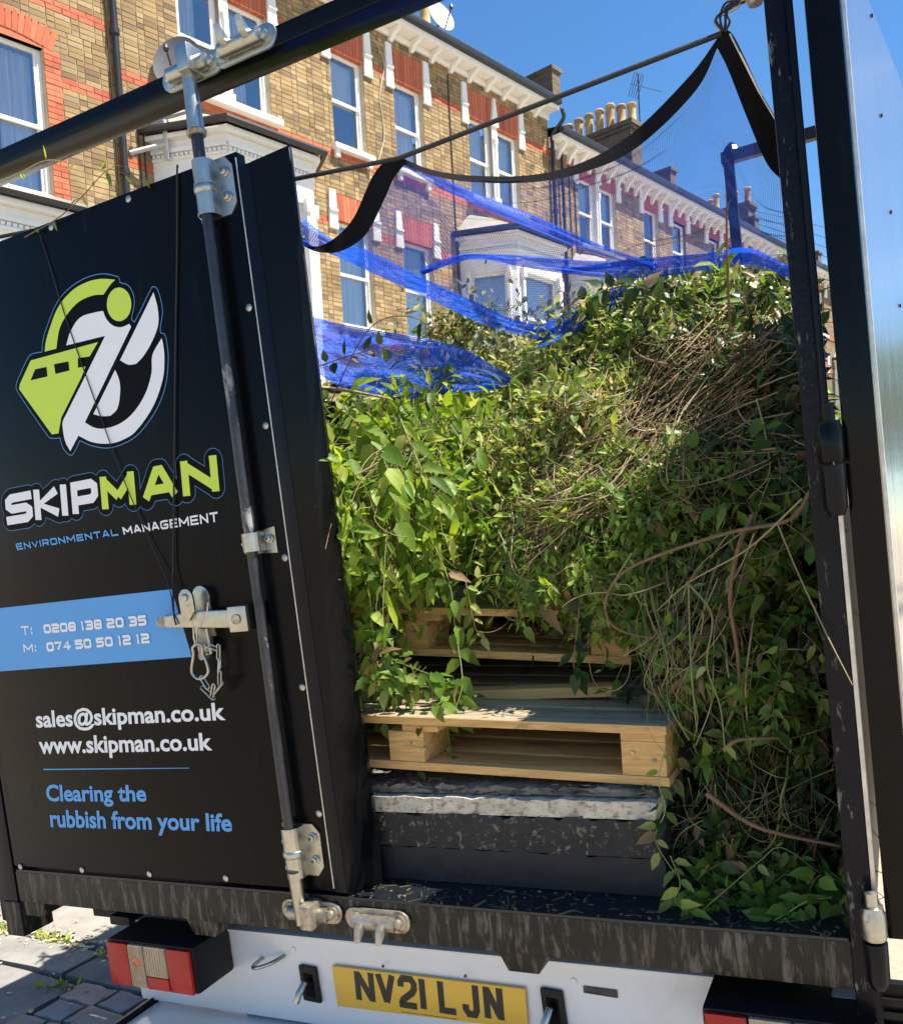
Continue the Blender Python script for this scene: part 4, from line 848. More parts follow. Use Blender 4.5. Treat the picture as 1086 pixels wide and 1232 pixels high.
def cell(BL, BR, TL, TR, Y=0):
    A, B_, C_, D_ = [t(*p, Y=Y)[[0, 2]] for p in (BL, BR, TL, TR)]
    return lambda u, v: A * (1 - u) * (1 - v) + B_ * u * (1 - v) + C_ * (1 - u) * v + D_ * u * v
def stroke(line, fn, w, e):
    "ribbon along one pen stroke; ends that run square to the line of writing are carried on by e"
    P = [np.array(fn(*p)) for p in line]
    def sq(a, b): dx, dy = abs(a[0] - b[0]), abs(a[1] - b[1]); return dx < .12 * dy or dy < .12 * dx
    if sq(line[0], line[1]): P[0] = P[0] - unit(P[1] - P[0]) * e
    if sq(line[-1], line[-2]): P[-1] = P[-1] + unit(P[-1] - P[-2]) * e
    return ribbon(P, w)
def text_line(s, wd, fn, tot_h, w, gap, Y, mat, name, parent, glyphs=GL, space=.6, widths=None):
    "s set between u 0..1; wd = default glyph width in units of the gaps"
    ws = [0.0 if c == ' ' else (widths or {}).get(c, wd) for c in s]
    adv = []; x = 0
    for c, q in zip(s, ws):
        adv.append((x, q)); x += (space if c == ' ' else q + gap)
    tot = x - gap; polys = []
    for c, (x0, q) in zip(s, adv):
        if c == ' ': continue
        for line in glyphs[c]: polys += ribbon([fn((x0 + q * p[0]) / tot, p[1]) for p in line], w)
    fm(polys, mat, name, parent, Y)
# SKIPMAN, each letter in the slot it has on the door
bl0, bl1, tl0, tl1 = (12, 626.5), (264, 585), (10, 600.5), (261, 552.5)
fnS = cell(bl0, bl1, tl0, tl1)
slots = [('S', .0, .112), ('K', .155, .262), ('I', .294, .294), ('P', .347, .447), ('M', .492, .622), ('A', .683, .812), ('N', .862, .985)]
allp = []; wp = []; lp = []; skw = []; skl = []
for ch, u0, u1 in slots:
    for line in GL[ch]:
        pts = [fnS(u0 + (u1 - u0) * p[0], p[1]) for p in line]
        (skw if ch in 'SKIP' else skl).append(stroke(line, lambda u, v: fnS(u0 + (u1 - u0) * u, v), .0225, .0105)); allp.append(pts); (wp if ch in 'SKIP' else lp).append(pts)
polyB = sum([ribbon(p, .0455) for p in allp], []); polyK = sum([ribbon(p, .0425) for p in allp], [])
def extend(p, e):
    p = [np.array(q) for q in p]; p[0] = p[0] - unit(p[1] - p[0]) * e; p[-1] = p[-1] + unit(p[-1] - p[-2]) * e; return p
polyB = sum([ribbon(extend(p, .0165), .0480) for p in allp], []); polyK = sum([ribbon(extend(p, .015), .0440) for p in allp], [])
b = MB()
def stack(polys, mat, name, y0, dy=.00003):
    b = MB()
    for k, poly in enumerate(polys): b.add([(p[0], y0 - dy * k, p[1]) for p in poly], [tuple(range(len(poly)))])
    return b.build(name, mat, dr)
def fat(line, w):
    out = ribbon(line, w) if 0 else []
    P_ = [np.array(p) for p in line]
    for a, c in zip(P_[:-1], P_[1:]):
        d = unit(c - a); ang = math.atan2(d[1], d[0])
        out.append([a + w / 2 * np.array([math.cos(q), math.sin(q)]) for q in np.linspace(ang + math.pi / 2, ang + 1.5 * math.pi, 9)] + [c + w / 2 * np.array([math.cos(q), math.sin(q)]) for q in np.linspace(ang - math.pi / 2, ang + math.pi / 2, 9)])
    return out
stack(sum([fat(p, .0560) for p in allp], []), v_outline, 'lettering_outline', -.0002, .000012); stack(sum([fat(p, .0525) for p in allp], []), v_black, 'lettering_surround', -.0009, .000012)  # blue vinyl outline, then the black vinyl surround of the letters
stack(sum(skw, []), v_white, 'lettering', -.0016, .000012); stack(sum(skl, []), v_lime, 'lettering', -.0016, .000012)
def tline(s, BL, BR, TL, TR, w, mat, wd=.9, gap=.42, space=.7, widths=None, y0=-.0013):
    fn = cell(BL, BR, TL, TR); ws = [0 if c == ' ' else (widths or {}).get(c, wd) for c in s]; x = 0; adv = []
    for c, q in zip(s, ws): adv.append(x); x += space if c == ' ' else q + gap
    tot = x - gap; polys = []
    for c, q, x0 in zip(s, ws, adv):
        if c == ' ': continue
        for line in GL[c]: polys += stroke(line, lambda u, v: fn((x0 + q * u) / tot, v), w, w * .45)
    stack(polys, mat, 'lettering', y0)
WX = {'I': .0, 'M': 1.15, ':': 0., '1': .35}
tline('ENVIRONMENTAL', (21.5, 661), (143, 643.3), (20, 654.8), (141.8, 636.8), .0042, v_blue, widths=WX)
tline('MANAGEMENT', (150, 642.2), (262.5, 626.5), (148.4, 635.2), (261.6, 616.8), .0046, v_white, widths=WX)
# banner
b = MB(); A = [t(*p, Y=0) for p in ((-34, 735.5), (206.5, 709), (231, 790.4), (-30, 810))]
A[0][0] = -1.095; A[3][0] = -1.095; b.add([(p[0], -.0006, p[2]) for p in A], [(0, 1, 2, 3)]); b.build('banner', v_blue, dr)
tline('T:', (27, 763.2), (39, 762.8), (26, 754.5), (37.8, 754), .0044, v_white, widths=WX, wd=1.0)
tline('M:', (30, 784), (43.8, 783.6), (29, 775.8), (42.6, 775.4), .0044, v_white, widths=WX)
tline('0208 138 20 35', (54.5, 760.8), (176.5, 750.6), (53.5, 752.8), (175.5, 741.4), .0068, v_white, widths=WX, wd=1.05, gap=.5)
tline('074 50 50 12 12', (58, 782.6), (180, 772), (57, 774.4), (179, 763), .0068, v_white, widths=WX, wd=1.05, gap=.5)
def font_line(s, BL, BR, TL, TR, mat, bold=.016, y0=-.0012):
    "built-in font set on the baseline BL-BR; TL/TR give the ascender height"
    cu = bpy.data.curves.new('t', 'FONT'); cu.body = s; cu.size = 1; cu.offset = bold * 1.7; cu.resolution_u = 3; ob = bpy.data.objects.new('t', cu); C.objects.link(ob)
    dg = bpy.context.evaluated_depsgraph_get(); me = bpy.data.meshes.new_from_object(ob.evaluated_get(dg)); bpy.data.objects.remove(ob)
    fn = cell(BL, BR, TL, TR); xs = [v.co.x for v in me.vertices]; x0, x1 = min(xs), max(xs); H = .73
    for v in me.vertices:
        q = fn((v.co.x - x0) / (x1 - x0), v.co.y / H); v.co = (q[0], y0, q[1])
    me.name = 'lettering'; me.materials.clear(); obj('lettering', me, mat, dr)
font_line('sales@skipman.co.uk', (44.2, 875), (271.8, 865.5), (42.4, 855), (270, 844.5), v_white)
font_line('www.skipman.co.uk', (48, 906.5), (256, 902), (46.2, 885.5), (254.2, 881), v_white)
font_line('Clearing the', (56.6, 963.5), (176.8, 963.7), (55, 943.5), (175.4, 944), v_blue)
font_line('rubbish from your life', (61.5, 994.5), (279.8, 1000), (59.8, 973.5), (278.4, 978.5), v_blue)
A = [t(*p, Y=0) for p in ((52.3, 925.2), (228, 923.8), (228, 924.6), (52.3, 926.6))]
b = MB(); b.add([(p[0], -.0009, p[2]) for p in A], [(0, 1, 2, 3)]); b.build('rule_line', v_blue, dr)
# emblem
def Zp(pts): return [t(x / 3.745, 310 + y / 3.745, Y=0)[[0, 2]] for x, y in pts]
def smooth_poly(pts, n=5, lim=38):
    "rounds a traced outline, leaving its true corners sharp"
    P = [np.array(p, float) for p in pts]; k = len(P); out = []; sharp = []
    for i in range(k):
        a, b_ = P[i] - P[i - 1], P[(i + 1) % k] - P[i]; c = np.dot(a, b_) / (np.linalg.norm(a) * np.linalg.norm(b_)); sharp.append(math.degrees(math.acos(max(-1, min(1, c)))) > lim)
    for i in range(k):
        p0, p1, p2, p3 = P[i - 1], P[i], P[(i + 1) % k], P[(i + 2) % k]; L_ = np.linalg.norm(p2 - p1)
        m1 = (p2 - p1) if sharp[i] else (p2 - p0) / np.linalg.norm(p2 - p0) * L_
        m2 = (p2 - p1) if sharp[(i + 1) % k] else (p3 - p1) / np.linalg.norm(p3 - p1) * L_
        for j in range(n):
            u = j / n; out.append(tuple((2 * u**3 - 3 * u**2 + 1) * p1 + (u**3 - 2 * u**2 + u) * m1 + (3 * u**2 - 2 * u**3) * p2 + (u**3 - u**2) * m2))
    return out
contour = [(190, 425), (193, 380), (207, 325), (265, 190), (350, 110), (450, 73), (528, 84), (540, 98), (541, 110), (575, 122), (600, 160), (606, 210), (594, 275), (606, 291), (640, 225), (683, 137), (695, 130), (710, 142), (728, 200), (733, 250), (723, 335), (742, 345), (752, 380), (759, 450), (750, 560), (720, 655), (670, 740), (600, 815), (500, 856), (420, 849), (361, 824), (330, 885), (312, 888), (284, 855), (272, 812), (232, 813), (217, 803), (80, 603), (74, 575), (90, 530), (130, 447), (150, 432)]
lime_arc = [(203, 423), (207, 385), (220, 335), (264, 222), (330, 145), (400, 107), (460, 95), (520, 99), (500, 120), (468, 166), (420, 170), (355, 200), (302, 258), (270, 320), (255, 410)]
body = [(300, 395), (475, 352), (380, 545), (300, 705), (284, 740), (285, 775), (296, 830), (318, 872), (355, 802), (420, 832), (500, 837), (560, 818), (610, 785), (690, 672), (735, 545), (742, 450), (737, 395), (730, 362), (688, 438), (684, 520), (655, 615), (600, 700), (540, 748), (470, 770), (425, 765), (384, 742), (592, 312), (585, 298), (545, 313), (510, 305), (480, 275), (466, 240), (430, 246), (362, 270), (318, 335)]
blade = [(693, 155), (712, 230), (714, 300), (690, 370), (650, 440), (615, 478), (580, 482), (542, 462)]
drop = [(520, 505), (538, 550), (543, 600), (530, 680), (500, 712), (460, 714), (422, 705)]
skip = [(140, 463), (443, 380), (405, 445), (352, 452), (353, 496), (388, 490), (368, 540), (278, 720), (265, 792), (235, 796), (88, 592), (91, 570)]
winA = [(160, 503), (212, 492), (216, 535), (140, 553)]; winB = [(245, 480), (310, 467), (315, 508), (252, 524)]
contour = smooth_poly(contour, 4, 75)
stack(ribbon(Zp(contour), .0024, True), v_outline, 'emblem_outline', -.0006, 0.000002)
def shape(poly, mat, y, nm='emblem'):
    me_b = MB(); me_b.add([(p[0], y, p[1]) for p in Zp(poly)], [tuple(range(len(poly)))])
    o = me_b.build(nm, mat, dr); bm_ = bmesh.new(); bm_.from_mesh(o.data); bmesh.ops.triangulate(bm_, faces=bm_.faces, ngon_method='EAR_CLIP'); bm_.to_mesh(o.data); bm_.free()
shape(contour, v_black, -.0003, 'emblem_ground')
shape(smooth_poly(lime_arc), v_lime, -.0011); shape([(538 + 55 * math.cos(a), 210 + 76 * math.sin(a)) for a in np.linspace(0, 2 * math.pi, 32, False)], v_lime, -.0012)
shape(smooth_poly(body), v_white, -.0011); shape(smooth_poly(blade), v_white, -.0011); shape(smooth_poly(drop), v_white, -.0011); shape(skip, v_lime, -.0012); shape(winA, v_black, -.0016); shape(winB, v_black, -.0016)
# keepers on header and sill
def keeper(x, z, dirty, engaged):
    m = m_zincd if dirty else m_zinc; y0 = -.0035
    n = 8; hw, r = .060, .026
    poly = [(x + hw + r * math.sin(a), z + r * math.cos(a)) for a in np.linspace(0, math.pi, n)] + [(x - hw - r * math.sin(a), z - r * math.cos(a)) for a in np.linspace(0, math.pi, n)]
    k_ = MB(); k_.prism(poly, lambda u, v, d: (u, d, v), y0 - .006, y0); kp = k_.build('keeper', m, tk, bevel=.0015)
    b = MB(); b.tube([(x - .052, -.022, z), (x + .052, -.022, z)], .017, 12); b.build('keeper_bar', m, kp, smooth=True)
    for s in (-1, 1):
        b = MB(); b.lathe((x + s * .058, y0 - .006, z), [(.019, 0), (.019, -.004), (.011, -.005), (.011, -.014), (.004, -.016)], 14, 'y'); b.build('bolt', m_zinc if not dirty else m_zincd, kp, smooth=True)
    if engaged:
        MB().box(x + .000, x + .034, -.060, -.005, z - .024, z + .034).build('cam_block', m, kp, bevel=.006)
    else:
        s = 1 if not dirty else -1
        for xx in (-.036, .020):
            b = MB(); b.prism([(-.018, -.018 * s), (-.052, .004 * s), (-.060, .034 * s), (-.040, .018 * s), (-.012, .010 * s)], lambda u, v, d: (x + xx + d, u, z + v), 0, .016); b.build('hook', m, kp, bevel=.002)
keeper(-.075, 2.748, False, True); keeper(.072, 2.752, False, False)
keeper(-.062, .822, True, True); keeper(.118, .815, True, False)
b = MB(); b.tube([(-.066, -.03, 2.745), (-.066, -.03, 2.79)], .016, 10); part('rod_tip', b, m_zinc, smooth=True)
# ---- open right-hand door, folded forward along the side
rd_dir = Tax.T @ (Wm @ _ray(1264, 545)); ang = math.atan2(rd_dir[1], rd_dir[0])
MD = Matrix.Translation((1.2235, .002, 0)) @ Matrix.Rotation(ang, 4, 'Z')           # local x runs along the door, local -y is the face we see
fr_ = MB()
fr_.box(1.169, 1.2215, -.004, .05, .868, 2.575)
dr2 = fr_.build('cage_door', m_steelg, tk, bevel=.004, label='open rear door folded forward along the side of the truck, seen edge on')
MB().box(.0, 1.10, -.0005, .0, .90, 2.565, MD).box(.0, 1.10, .0005, .045, .88, 2.575, MD).build('door_lining', m_mirror, dr2)
MB().box(-.004, .004, -.006, -.0008, .88, 2.572, MD).build('edge_trim', m_bare, dr2)
for k in range(9):
    q = MD @ Vector((.35 + .02 * k, -.001, 2.55 - .18 * k)); b = MB(); b.lathe(tuple(q), [(.003, -.002), (.004, .002)], 10, 'x'); b.build('rivet', m_steel, dr2)
# ---- lower rear: bumper, lamps, plate
part('bumper_panel', MB().prism([(-.795, .688), (1.10, .705), (1.10, .475), (-.785, .458)], lambda u, v, d: (u, d, v), .10, .135), m_bumper, bevel=.008)
part('bumper_top', MB().prism([(-.795, .6895), (1.06, .7065), (1.06, .714), (-.795, .697)], lambda u, v, d: (u, d, v), .092, .24), m_bumper, bevel=.003)
part('bumper_step', MB().box(-.735, 1.13, -.09, .134, .36, .456), m_bumper, bevel=.015)
part('step_corner', MB().prism([(-.775, .30), (-.737, .30), (-.737, .470), (-.775, .450)], lambda u, v, d: (u, d, v), -.095, .12), m_plastic, bevel=.006)
part('bumper_end_cap', MB().box(-.83, -.755, .070, .135, .688, .714), m_plastic, bevel=.004)
part('bumper_end_cap', MB().box(1.061, 1.135, .05, .20, .655, .722), pm('grey_end_cap', (.33, .34, .35), .5, bump=.4), bevel=.006)
def lamp(x0, x1, z0, z1, slope=0, mirror=False):
    yb, yf = .098, -.052
    b = MB(); b.prism([(x0 - .006, z0 - .003), (x1 + .006, z0 - .003), (x1 + .006, z1 + .004), (x0 - .006, z1 + .004)], lambda u, v, d: (u, d, v), yf + .012, yb)
    L0 = b.build('tail_lamp', m_plastic, tk, bevel=.008)
    w = x1 - x0; RB = 1
    segs = [(0, .265, 0, 1, m_lred), (.27, .455, 0, 1, m_lclear), (.46, .725, .30, 1, m_lclear), (.46, .725, 0, .295, m_lred), (.73, 1, 0, 1, m_lred)]
    for a, c, d, e, m in segs:
        if mirror: a, c = 1 - c, 1 - a
        MB().box(x0 + w * a + .001, x0 + w * c - .001, yf, yf + .0115, z0 + (z1 - z0) * d + .0005, z0 + (z1 - z0) * e - .0005).build('lens', m, L0, bevel=.003)
        if m is m_lclear:
            rb = MB(); nr = 9
            for k in range(nr): xx = x0 + w * (a + (c - a) * (k + .5) / nr); rb.box(xx - .0012, xx + .0012, yf - .0012, yf - .0002, z0 + (z1 - z0) * d + .005, z0 + (z1 - z0) * e - .005)
            rb.build('lens_ribs', m_lclear, L0, kind='stuff')
    b = MB(); b.lathe((x0 + w * .37, yf + .002, z0 + (z1 - z0) * .6), [(.016, 0), (.012, -.0035), (.004, -.005)], 14, 'y'); b.build('amber_bulb', m_lamber, L0, smooth=True)  # amber bulb dome set in the clear lens, plain orange material
lamp(-.715, -.428, .590, .706); lamp(.845, 1.135, .600, .716, mirror=True)
ptl, ptr, pbr, pbl = t(401, 1160.5, Y=.097), t(633, 1188, Y=.097), t(637, 1237, Y=.097), t(408, 1209, Y=.097)
npz = MB(); npz.prism([(p[0], p[2]) for p in (pbl, pbr, ptr, ptl)], lambda u, v, d: (u, d, v), .088, .0975); npl = npz.build('number_plate', m_plate, tk, bevel=.003)
cl = [('N', 429, 445.5), ('V', 455.5, 470), ('2', 481, 497), ('1', 504.5, 509), ('L', 529, 544), ('J', 558, 571), ('N', 584, 600)]
for ch, a, c in cl:
    def tb(x): return 1167.5 + (x - 426.2) * (1189 - 1167.5) / 178, 1203.5 + (x - 429) * (1228.5 - 1203.5) / 176
    fa, fb = tb(a), tb(c); sh = 3.0
    A_, B_, C_, D_ = [t(*p, Y=.088)[[0, 2]] for p in ((a + sh, fa[1] - 2), (c + sh, fb[1] - 2), (a, fa[0] + 3), (c, fb[0] + 3))]
    fn = lambda u, v: A_ * (1 - u) * (1 - v) + B_ * u * (1 - v) + C_ * (1 - u) * v + D_ * u * v
    polys = []
    for line in PLT[ch]: polys += stroke(line, fn, .0165, .004)
    b = MB()
    for k, poly in enumerate(polys): b.add([(p[0], .0876 - .00003 * k, p[1]) for p in poly], [(0, 1, 2, 3)])
    b.build('plate_character', v_ink, npl)
for px, py in ((461, 1164), (560, 1176)):
    q = t(px, py, Y=.088); b = MB(); b.lathe((q[0], .088, q[2] + .003), [(.004, 0), (.003, -.003)], 8, 'y'); b.build('plate_screw', v_ink, npl)
for k in range(22):
    q = t(483 + k * 3.1, 1218.2 + k * .42, Y=.088); MB().box(q[0], q[0] + random.uniform(.003, .006), .0876, .0879, q[2], q[2] + .0022).build('fine_print', v_ink, npl)
def latch(px, py):
    q = t(px, py, Y=.098); x, z = q[0], q[2]
    b = MB(); b.prism([(x - .027, z - .045), (x + .027, z - .048), (x + .024, z + .046), (x - .029, z + .049)], lambda u, v, d: (u, d, v), .088, .099); L_ = b.build('latch', m_plastic, tk, bevel=.005)
    b = MB(); b.prism([(x - .014, z - .030), (x + .013, z - .032), (x + .012, z + .028), (x - .015, z + .030)], lambda u, v, d: (u, d, v), .0865, .0878); b.build('latch_recess', v_black, L_)
    b = MB(); b.tube([(x - .004, .075, z + .012), (x - .008, .052, z - .006), (x - .016, .048, z - .028)], [.008, .009, .008], 10); b.build('latch_key', m_zinc, L_, smooth=True)
latch(375, 1183); latch(668, 1214)
q = t(325, 1156, Y=.085); b = MB(); b.tube(spline([(q[0] + .036, .098, q[2] + .010), (q[0] + .02, .06, q[2] + .006), (q[0] - .015, .045, q[2] - .002), (q[0] - .040, .065, q[2] - .008), (q[0] - .036, .098, q[2] - .004)], 5), .0052, 10); part('lashing_ring', b, m_zinc, smooth=True)
q = t(722, 1194, Y=.098); part('reflective_slot', MB().prism([(q[0] - .038, q[2] - .006), (q[0] + .038, q[2] - .009), (q[0] + .038, q[2] + .009), (q[0] - .038, q[2] + .010)], lambda u, v, d: (u, d, v), .0965, .0995), m_rod, bevel=.003)
for px, py in ((353, 1143), (690, 1181)):
    q = t(px, py, Y=.0985); b = MB(); b.lathe((q[0], .1, q[2]), [(.008, 0), (.007, -.003)], 10, 'y'); part('blind_rivet', b, m_bumper)
# mudflap and wheel under the right corner
mf = part('mudflap', MB().box(1.13, 1.23, .16, .18, .25, .70), m_plastic)
for k in range(16): MB().box(1.13, 1.228, .150, .1595, .27 + k * .026, .284 + k * .026).build('rib', m_plastic, mf)
part('corner_bracket', MB().prism([(1.19, .66), (1.215, .67), (1.222, .80), (1.212, .93), (1.200, .93), (1.19, .8)], lambda u, v, d: (u, d, v), .0, .09), pm('blue_grey_bracket', (.30, .34, .40), .35, var=.1), bevel=.004)
for x_ in (-.93, .93):
    wh = part('wheel', MB().lathe((x_ - .1, 1.25, .34), [(.2, 0), (.32, .01), (.34, .04), (.34, .16), (.32, .19), (.2, .2)], 32, 'x'), m_plastic, smooth=True)
    MB().lathe((x_ - .105, 1.25, .34), [(.05, 0), (.19, .0), (.2, .03)], 24, 'x').build('rim', m_zinc, wh, smooth=True)

# chain and carabiner hanging from the handle
ch = thing('chain', 'short chain with a snap hook hanging from the door handle', 'chain', 'T', (-.27, -.05, 1.33))
def link(c, ax, L_=.030, w=.011, r=.0022, nm='chain_link', twist=0.0):
    "one oval link centred at c, its long axis ax, turned by twist"
    c = Vector(c); ax = Vector(ax).normalized(); s = ax.cross(Vector((0, 1, 0))).normalized(); s = Matrix.Rotation(twist, 3, ax) @ s
    pts = [c + s * (w / 2) * math.cos(a) + ax * ((L_ - w) / 2 * (1 if math.sin(a) > 0 else -1) + (w / 2) * math.sin(a)) for a in np.linspace(.01, 2 * math.pi + .01, 17)]
    b = MB(); b.tube(pts, r, 7, cap=False); b.build(nm, m_zinc, ch, smooth=True)
def pz(px, py, Y=-.045): return Vector(t(px, py, Y=Y))
def zl(x, y): return (180 + x / 7.24, 690 + y / 7.24)
b = MB(); b.tube([pz(*zl(*p)) for p in ((400, 400), (388, 340), (378, 400), (385, 560), (405, 640), (415, 600), (410, 480), (500, 350), (510, 250))], .0024, 7); b.build('wire_hook', m_zinc, ch, smooth=True)
car = [zl(*p) for p in ((408, 612), (375, 650), (383, 710), (370, 800), (368, 860), (400, 905), (440, 918), (490, 895), (512, 850), (490, 760), (462, 700), (460, 650), (440, 615), (408, 612))]
b = MB(); b.tube(spline([pz(*p) for p in car], 4), .0036, 8); b.build('snap_hook', m_zinc, ch, smooth=True)
for (a, c, tw) in (((450, 900), (510, 1000), .3), ((460, 990), (560, 1090), 1.0), ((540, 1080), (560, 970), .2), ((560, 1050), (640, 950), .9), ((610, 970), (610, 850), .1), ((605, 865), (610, 735), 1.3), ((600, 750), (600, 625), .15), ((500, 620), (590, 660), 1.1)):
    A_, B_ = pz(*zl(*a)), pz(*zl(*c)); link((A_ + B_) / 2, A_ - B_, (A_ - B_).length * 1.12, .0105, .0021, twist=tw)
# thin black cords draped over the door
def line_px(pts, Y): return [tuple(t(px, py, Y=(Y if not hasattr(Y, '__len__') else Y[i]))) for i, (px, py) in enumerate(pts)]
o = MB().tube(spline(line_px([(214, 200), (213, 208), (213, 300), (211, 420), (209, 600), (208, 690), (209, 738), (212, 752)], [.02, -.004, -.004, -.0045, -.007, -.012, -.046, -.05])), .0022, 6).build('cord', m_rope, frame='T'); tag(o, 'thin black cord hanging straight down the door to the end of the handle', 'cord')
o = MB().tube(spline(line_px([(48, 282), (60, 320), (80, 385), (117, 490), (150, 580), (180, 650), (203, 705), (209, 742)], [-.003, -.0035, -.0035, -.004, -.007, -.008, -.02, -.048])), .0014, 6).build('cord', m_rope, frame='T'); tag(o, 'very thin dark line of cord slanting across the emblem to the handle', 'cord')

# ================================================================ LOAD
def F_(label, cat, name, base, group=None): return thing(name, label, cat, 'T', base, group)
def slab_thing(name, label, x0, x1, y0, y1, z0, z1, mat, rough, cat='slab', topmat=None):
    s_ = F_(label, cat, name, ((x0 + x1) / 2, y0, z0)); nx, ny, nz_ = 60, 12, 5
    b = MB(); rs = np.random.default_rng(int(z0 * 1000))
    def jit(): return rs.normal(0, rough, 3)
    gr = {}
    def vid(i, j, k):
        if (i, j, k) not in gr:
            p = np.array([x0 + (x1 - x0) * i / nx, y0 + (y1 - y0) * j / ny, z0 + (z1 - z0) * k / nz_]); p += jit() * (0 if k == 0 else 1); gr[(i, j, k)] = len(b.v); b.v.append(tuple(p))
        return gr[(i, j, k)]
    for i in range(nx):
        for j in range(ny): b.f.append((vid(i, j, nz_), vid(i + 1, j, nz_), vid(i + 1, j + 1, nz_), vid(i, j + 1, nz_)))
    for i in range(nx):
        for k in range(nz_): b.f.append((vid(i, 0, k), vid(i + 1, 0, k), vid(i + 1, 0, k + 1), vid(i, 0, k + 1)))
    for j in range(ny):
        for k in range(nz_): b.f.append((vid(nx, j, k), vid(nx, j + 1, k), vid(nx, j + 1, k + 1), vid(nx, j, k + 1)))
    b.build('slab', mat, s_, smooth=True); return s_
slab_thing('black_slab', 'smooth black slab lying on the sill, bottom of the stack', -.45, .757, .115, .58, .863, .944, m_slab2, .0014)
slab_thing('black_slab', 'rough charcoal slab with dirt-flecked face, middle of the stack', -.45, .757, .11, .58, .947, 1.026, m_slab1, .0034)
sp = slab_thing('plaster_slab', 'crumbling pale plaster edged slab under the lower pallet', -.45, .752, .112, .60, 1.028, 1.066, m_plaster, .0017)
s2 = slab_thing('plaster_crust', 'grey debris covered board on top of the plaster edged slab', -.45, .748, .135, .60, 1.069, 1.086, m_slabtop, .0034, 'board')
def debris(name, label, boxes, n, mats, seed=0):
    "crumbs, bark and leaf scraps lying on a level surface"
    r = random.Random(seed); d_ = F_(label, 'debris', name, (boxes[0][0], boxes[0][2], boxes[0][4]))
    for m in mats:
        b = MB()
        for _ in range(n // len(mats)):
            x0, x1, y0, y1, z = r.choice(boxes); x, y = r.uniform(x0, x1), y0 + (y1 - y0) * r.random() ** 1.5; a = r.uniform(0, 6.3); L_ = r.choice([.0015, .002, .003, .004, .007, .016]); w = min(L_, r.uniform(.0006, .0022))
            M = Matrix.Translation((x, y, z)) @ Matrix.Rotation(a, 4, 'Z') @ Matrix.Rotation(r.uniform(-.3, .3), 4, 'X'); b.box(-L_, L_, -w, w, 0, w * .8, M)
        b.build('crumbs', m, d_, kind='stuff')
def pallet(label, ox, oy, oz, w, d, tilt, yaw, parts='full'):
    p_ = F_(label, 'pallet', 'pallet', (ox, oy, oz), 'timber pallets in the load')
    M = Matrix.Translation((ox, oy, oz)) @ Matrix.Rotation(yaw, 4, 'Z') @ Matrix.Rotation(tilt, 4, 'Y')
    def bd(nm, m, x0, x1, y0, y1, z0, z1): MB().box(x0, x1, y0, y1, z0, z1, M).build(nm, m, p_, bevel=.002)
    # origin = right front bottom corner, x runs to -w
    for k, (y0, y1) in enumerate(((0, .098), (.125, .235), (.262, .372), (.40, .51), (d - .098, d))): bd('bottom_board', m_wood, -w, 0, y0, y1, 0, .020)
    for xk in (-.06, -w / 2 - .05, -w + .10):
        for yk in (.0, d / 2 - .07, d - .14): bd('block', m_wood, xk - .04, xk + .055, yk + .002, yk + .14, .0205, .094)
    for xk in (-.1, -w / 2 - .05, -w + .005): bd('stringer', m_wood, xk, xk + .095, 0.001, d - .001, .0945, .112)
    y = 0; k = 0
    while y < d - .05:
        wd_ = .12 if k % 2 == 0 else .098; bd('top_board', m_woodgrey, -w - random.uniform(0, .004), random.uniform(0, .003), y - (.0 if k else .004), min(d, y + wd_), .1125, .1315); y += wd_ + .022; k += 1
    for xk in (-.03, -.075, -w / 2 - .03, -w / 2 + .01, -w + .07, -w + .12):
        b = MB(); q = M @ Vector((xk, .05 + (xk * 37 % .03), .1317)); b.lathe(tuple(q), [(.0045, -.001), (.0045, .0006)], 8); b.build('nail', m_zincd, p_)
        b = MB(); q = M @ Vector((xk, .0005, .055 + (xk * 53 % .03))); b.lathe(tuple(q), [(.004, -.0035), (.004, .001)], 8, 'y'); b.build('nail', m_zincd, p_)
    # freshly cut faces of the front edge
    bd('board_edge', m_wood, -w, 0, -.0075, -.0045, .1125, .1310)
pallet('lower timber pallet with weathered grey top resting on the plaster edged slab', .776, .15, 1.087, 1.16, .78, math.radians(3.0) * 1.0, 0)
pallet('upper timber pallet farther in, half hidden under the leaves', .64, .44, 1.298, 1.1, .8, math.radians(5.5), .03)
o = MB().box(-.3, .62, .36, .42, 1.238, 1.264).build('loose_plank', m_wood, frame='T', bevel=.003); tag(o, 'loose pale plank between the two pallets', 'plank')

m_crumb = island_ramp('plant_crumbs', [(.16, .12, .06), (.30, .24, .13), (.06, .05, .03), (.12, .15, .04)], bump=0)
debris('sill_debris', 'crumbs and leaf scraps scattered along the flat top of the sill', [(-.02, 1.10, .005, .11, .8625)], 260, [m_crumb, m_trunk], 1)
debris('slab_debris', 'twigs and grit lying on the board under the lower pallet', [(-.3, .745, .137, .22, 1.091)], 240, [m_crumb, m_trunk], 2)
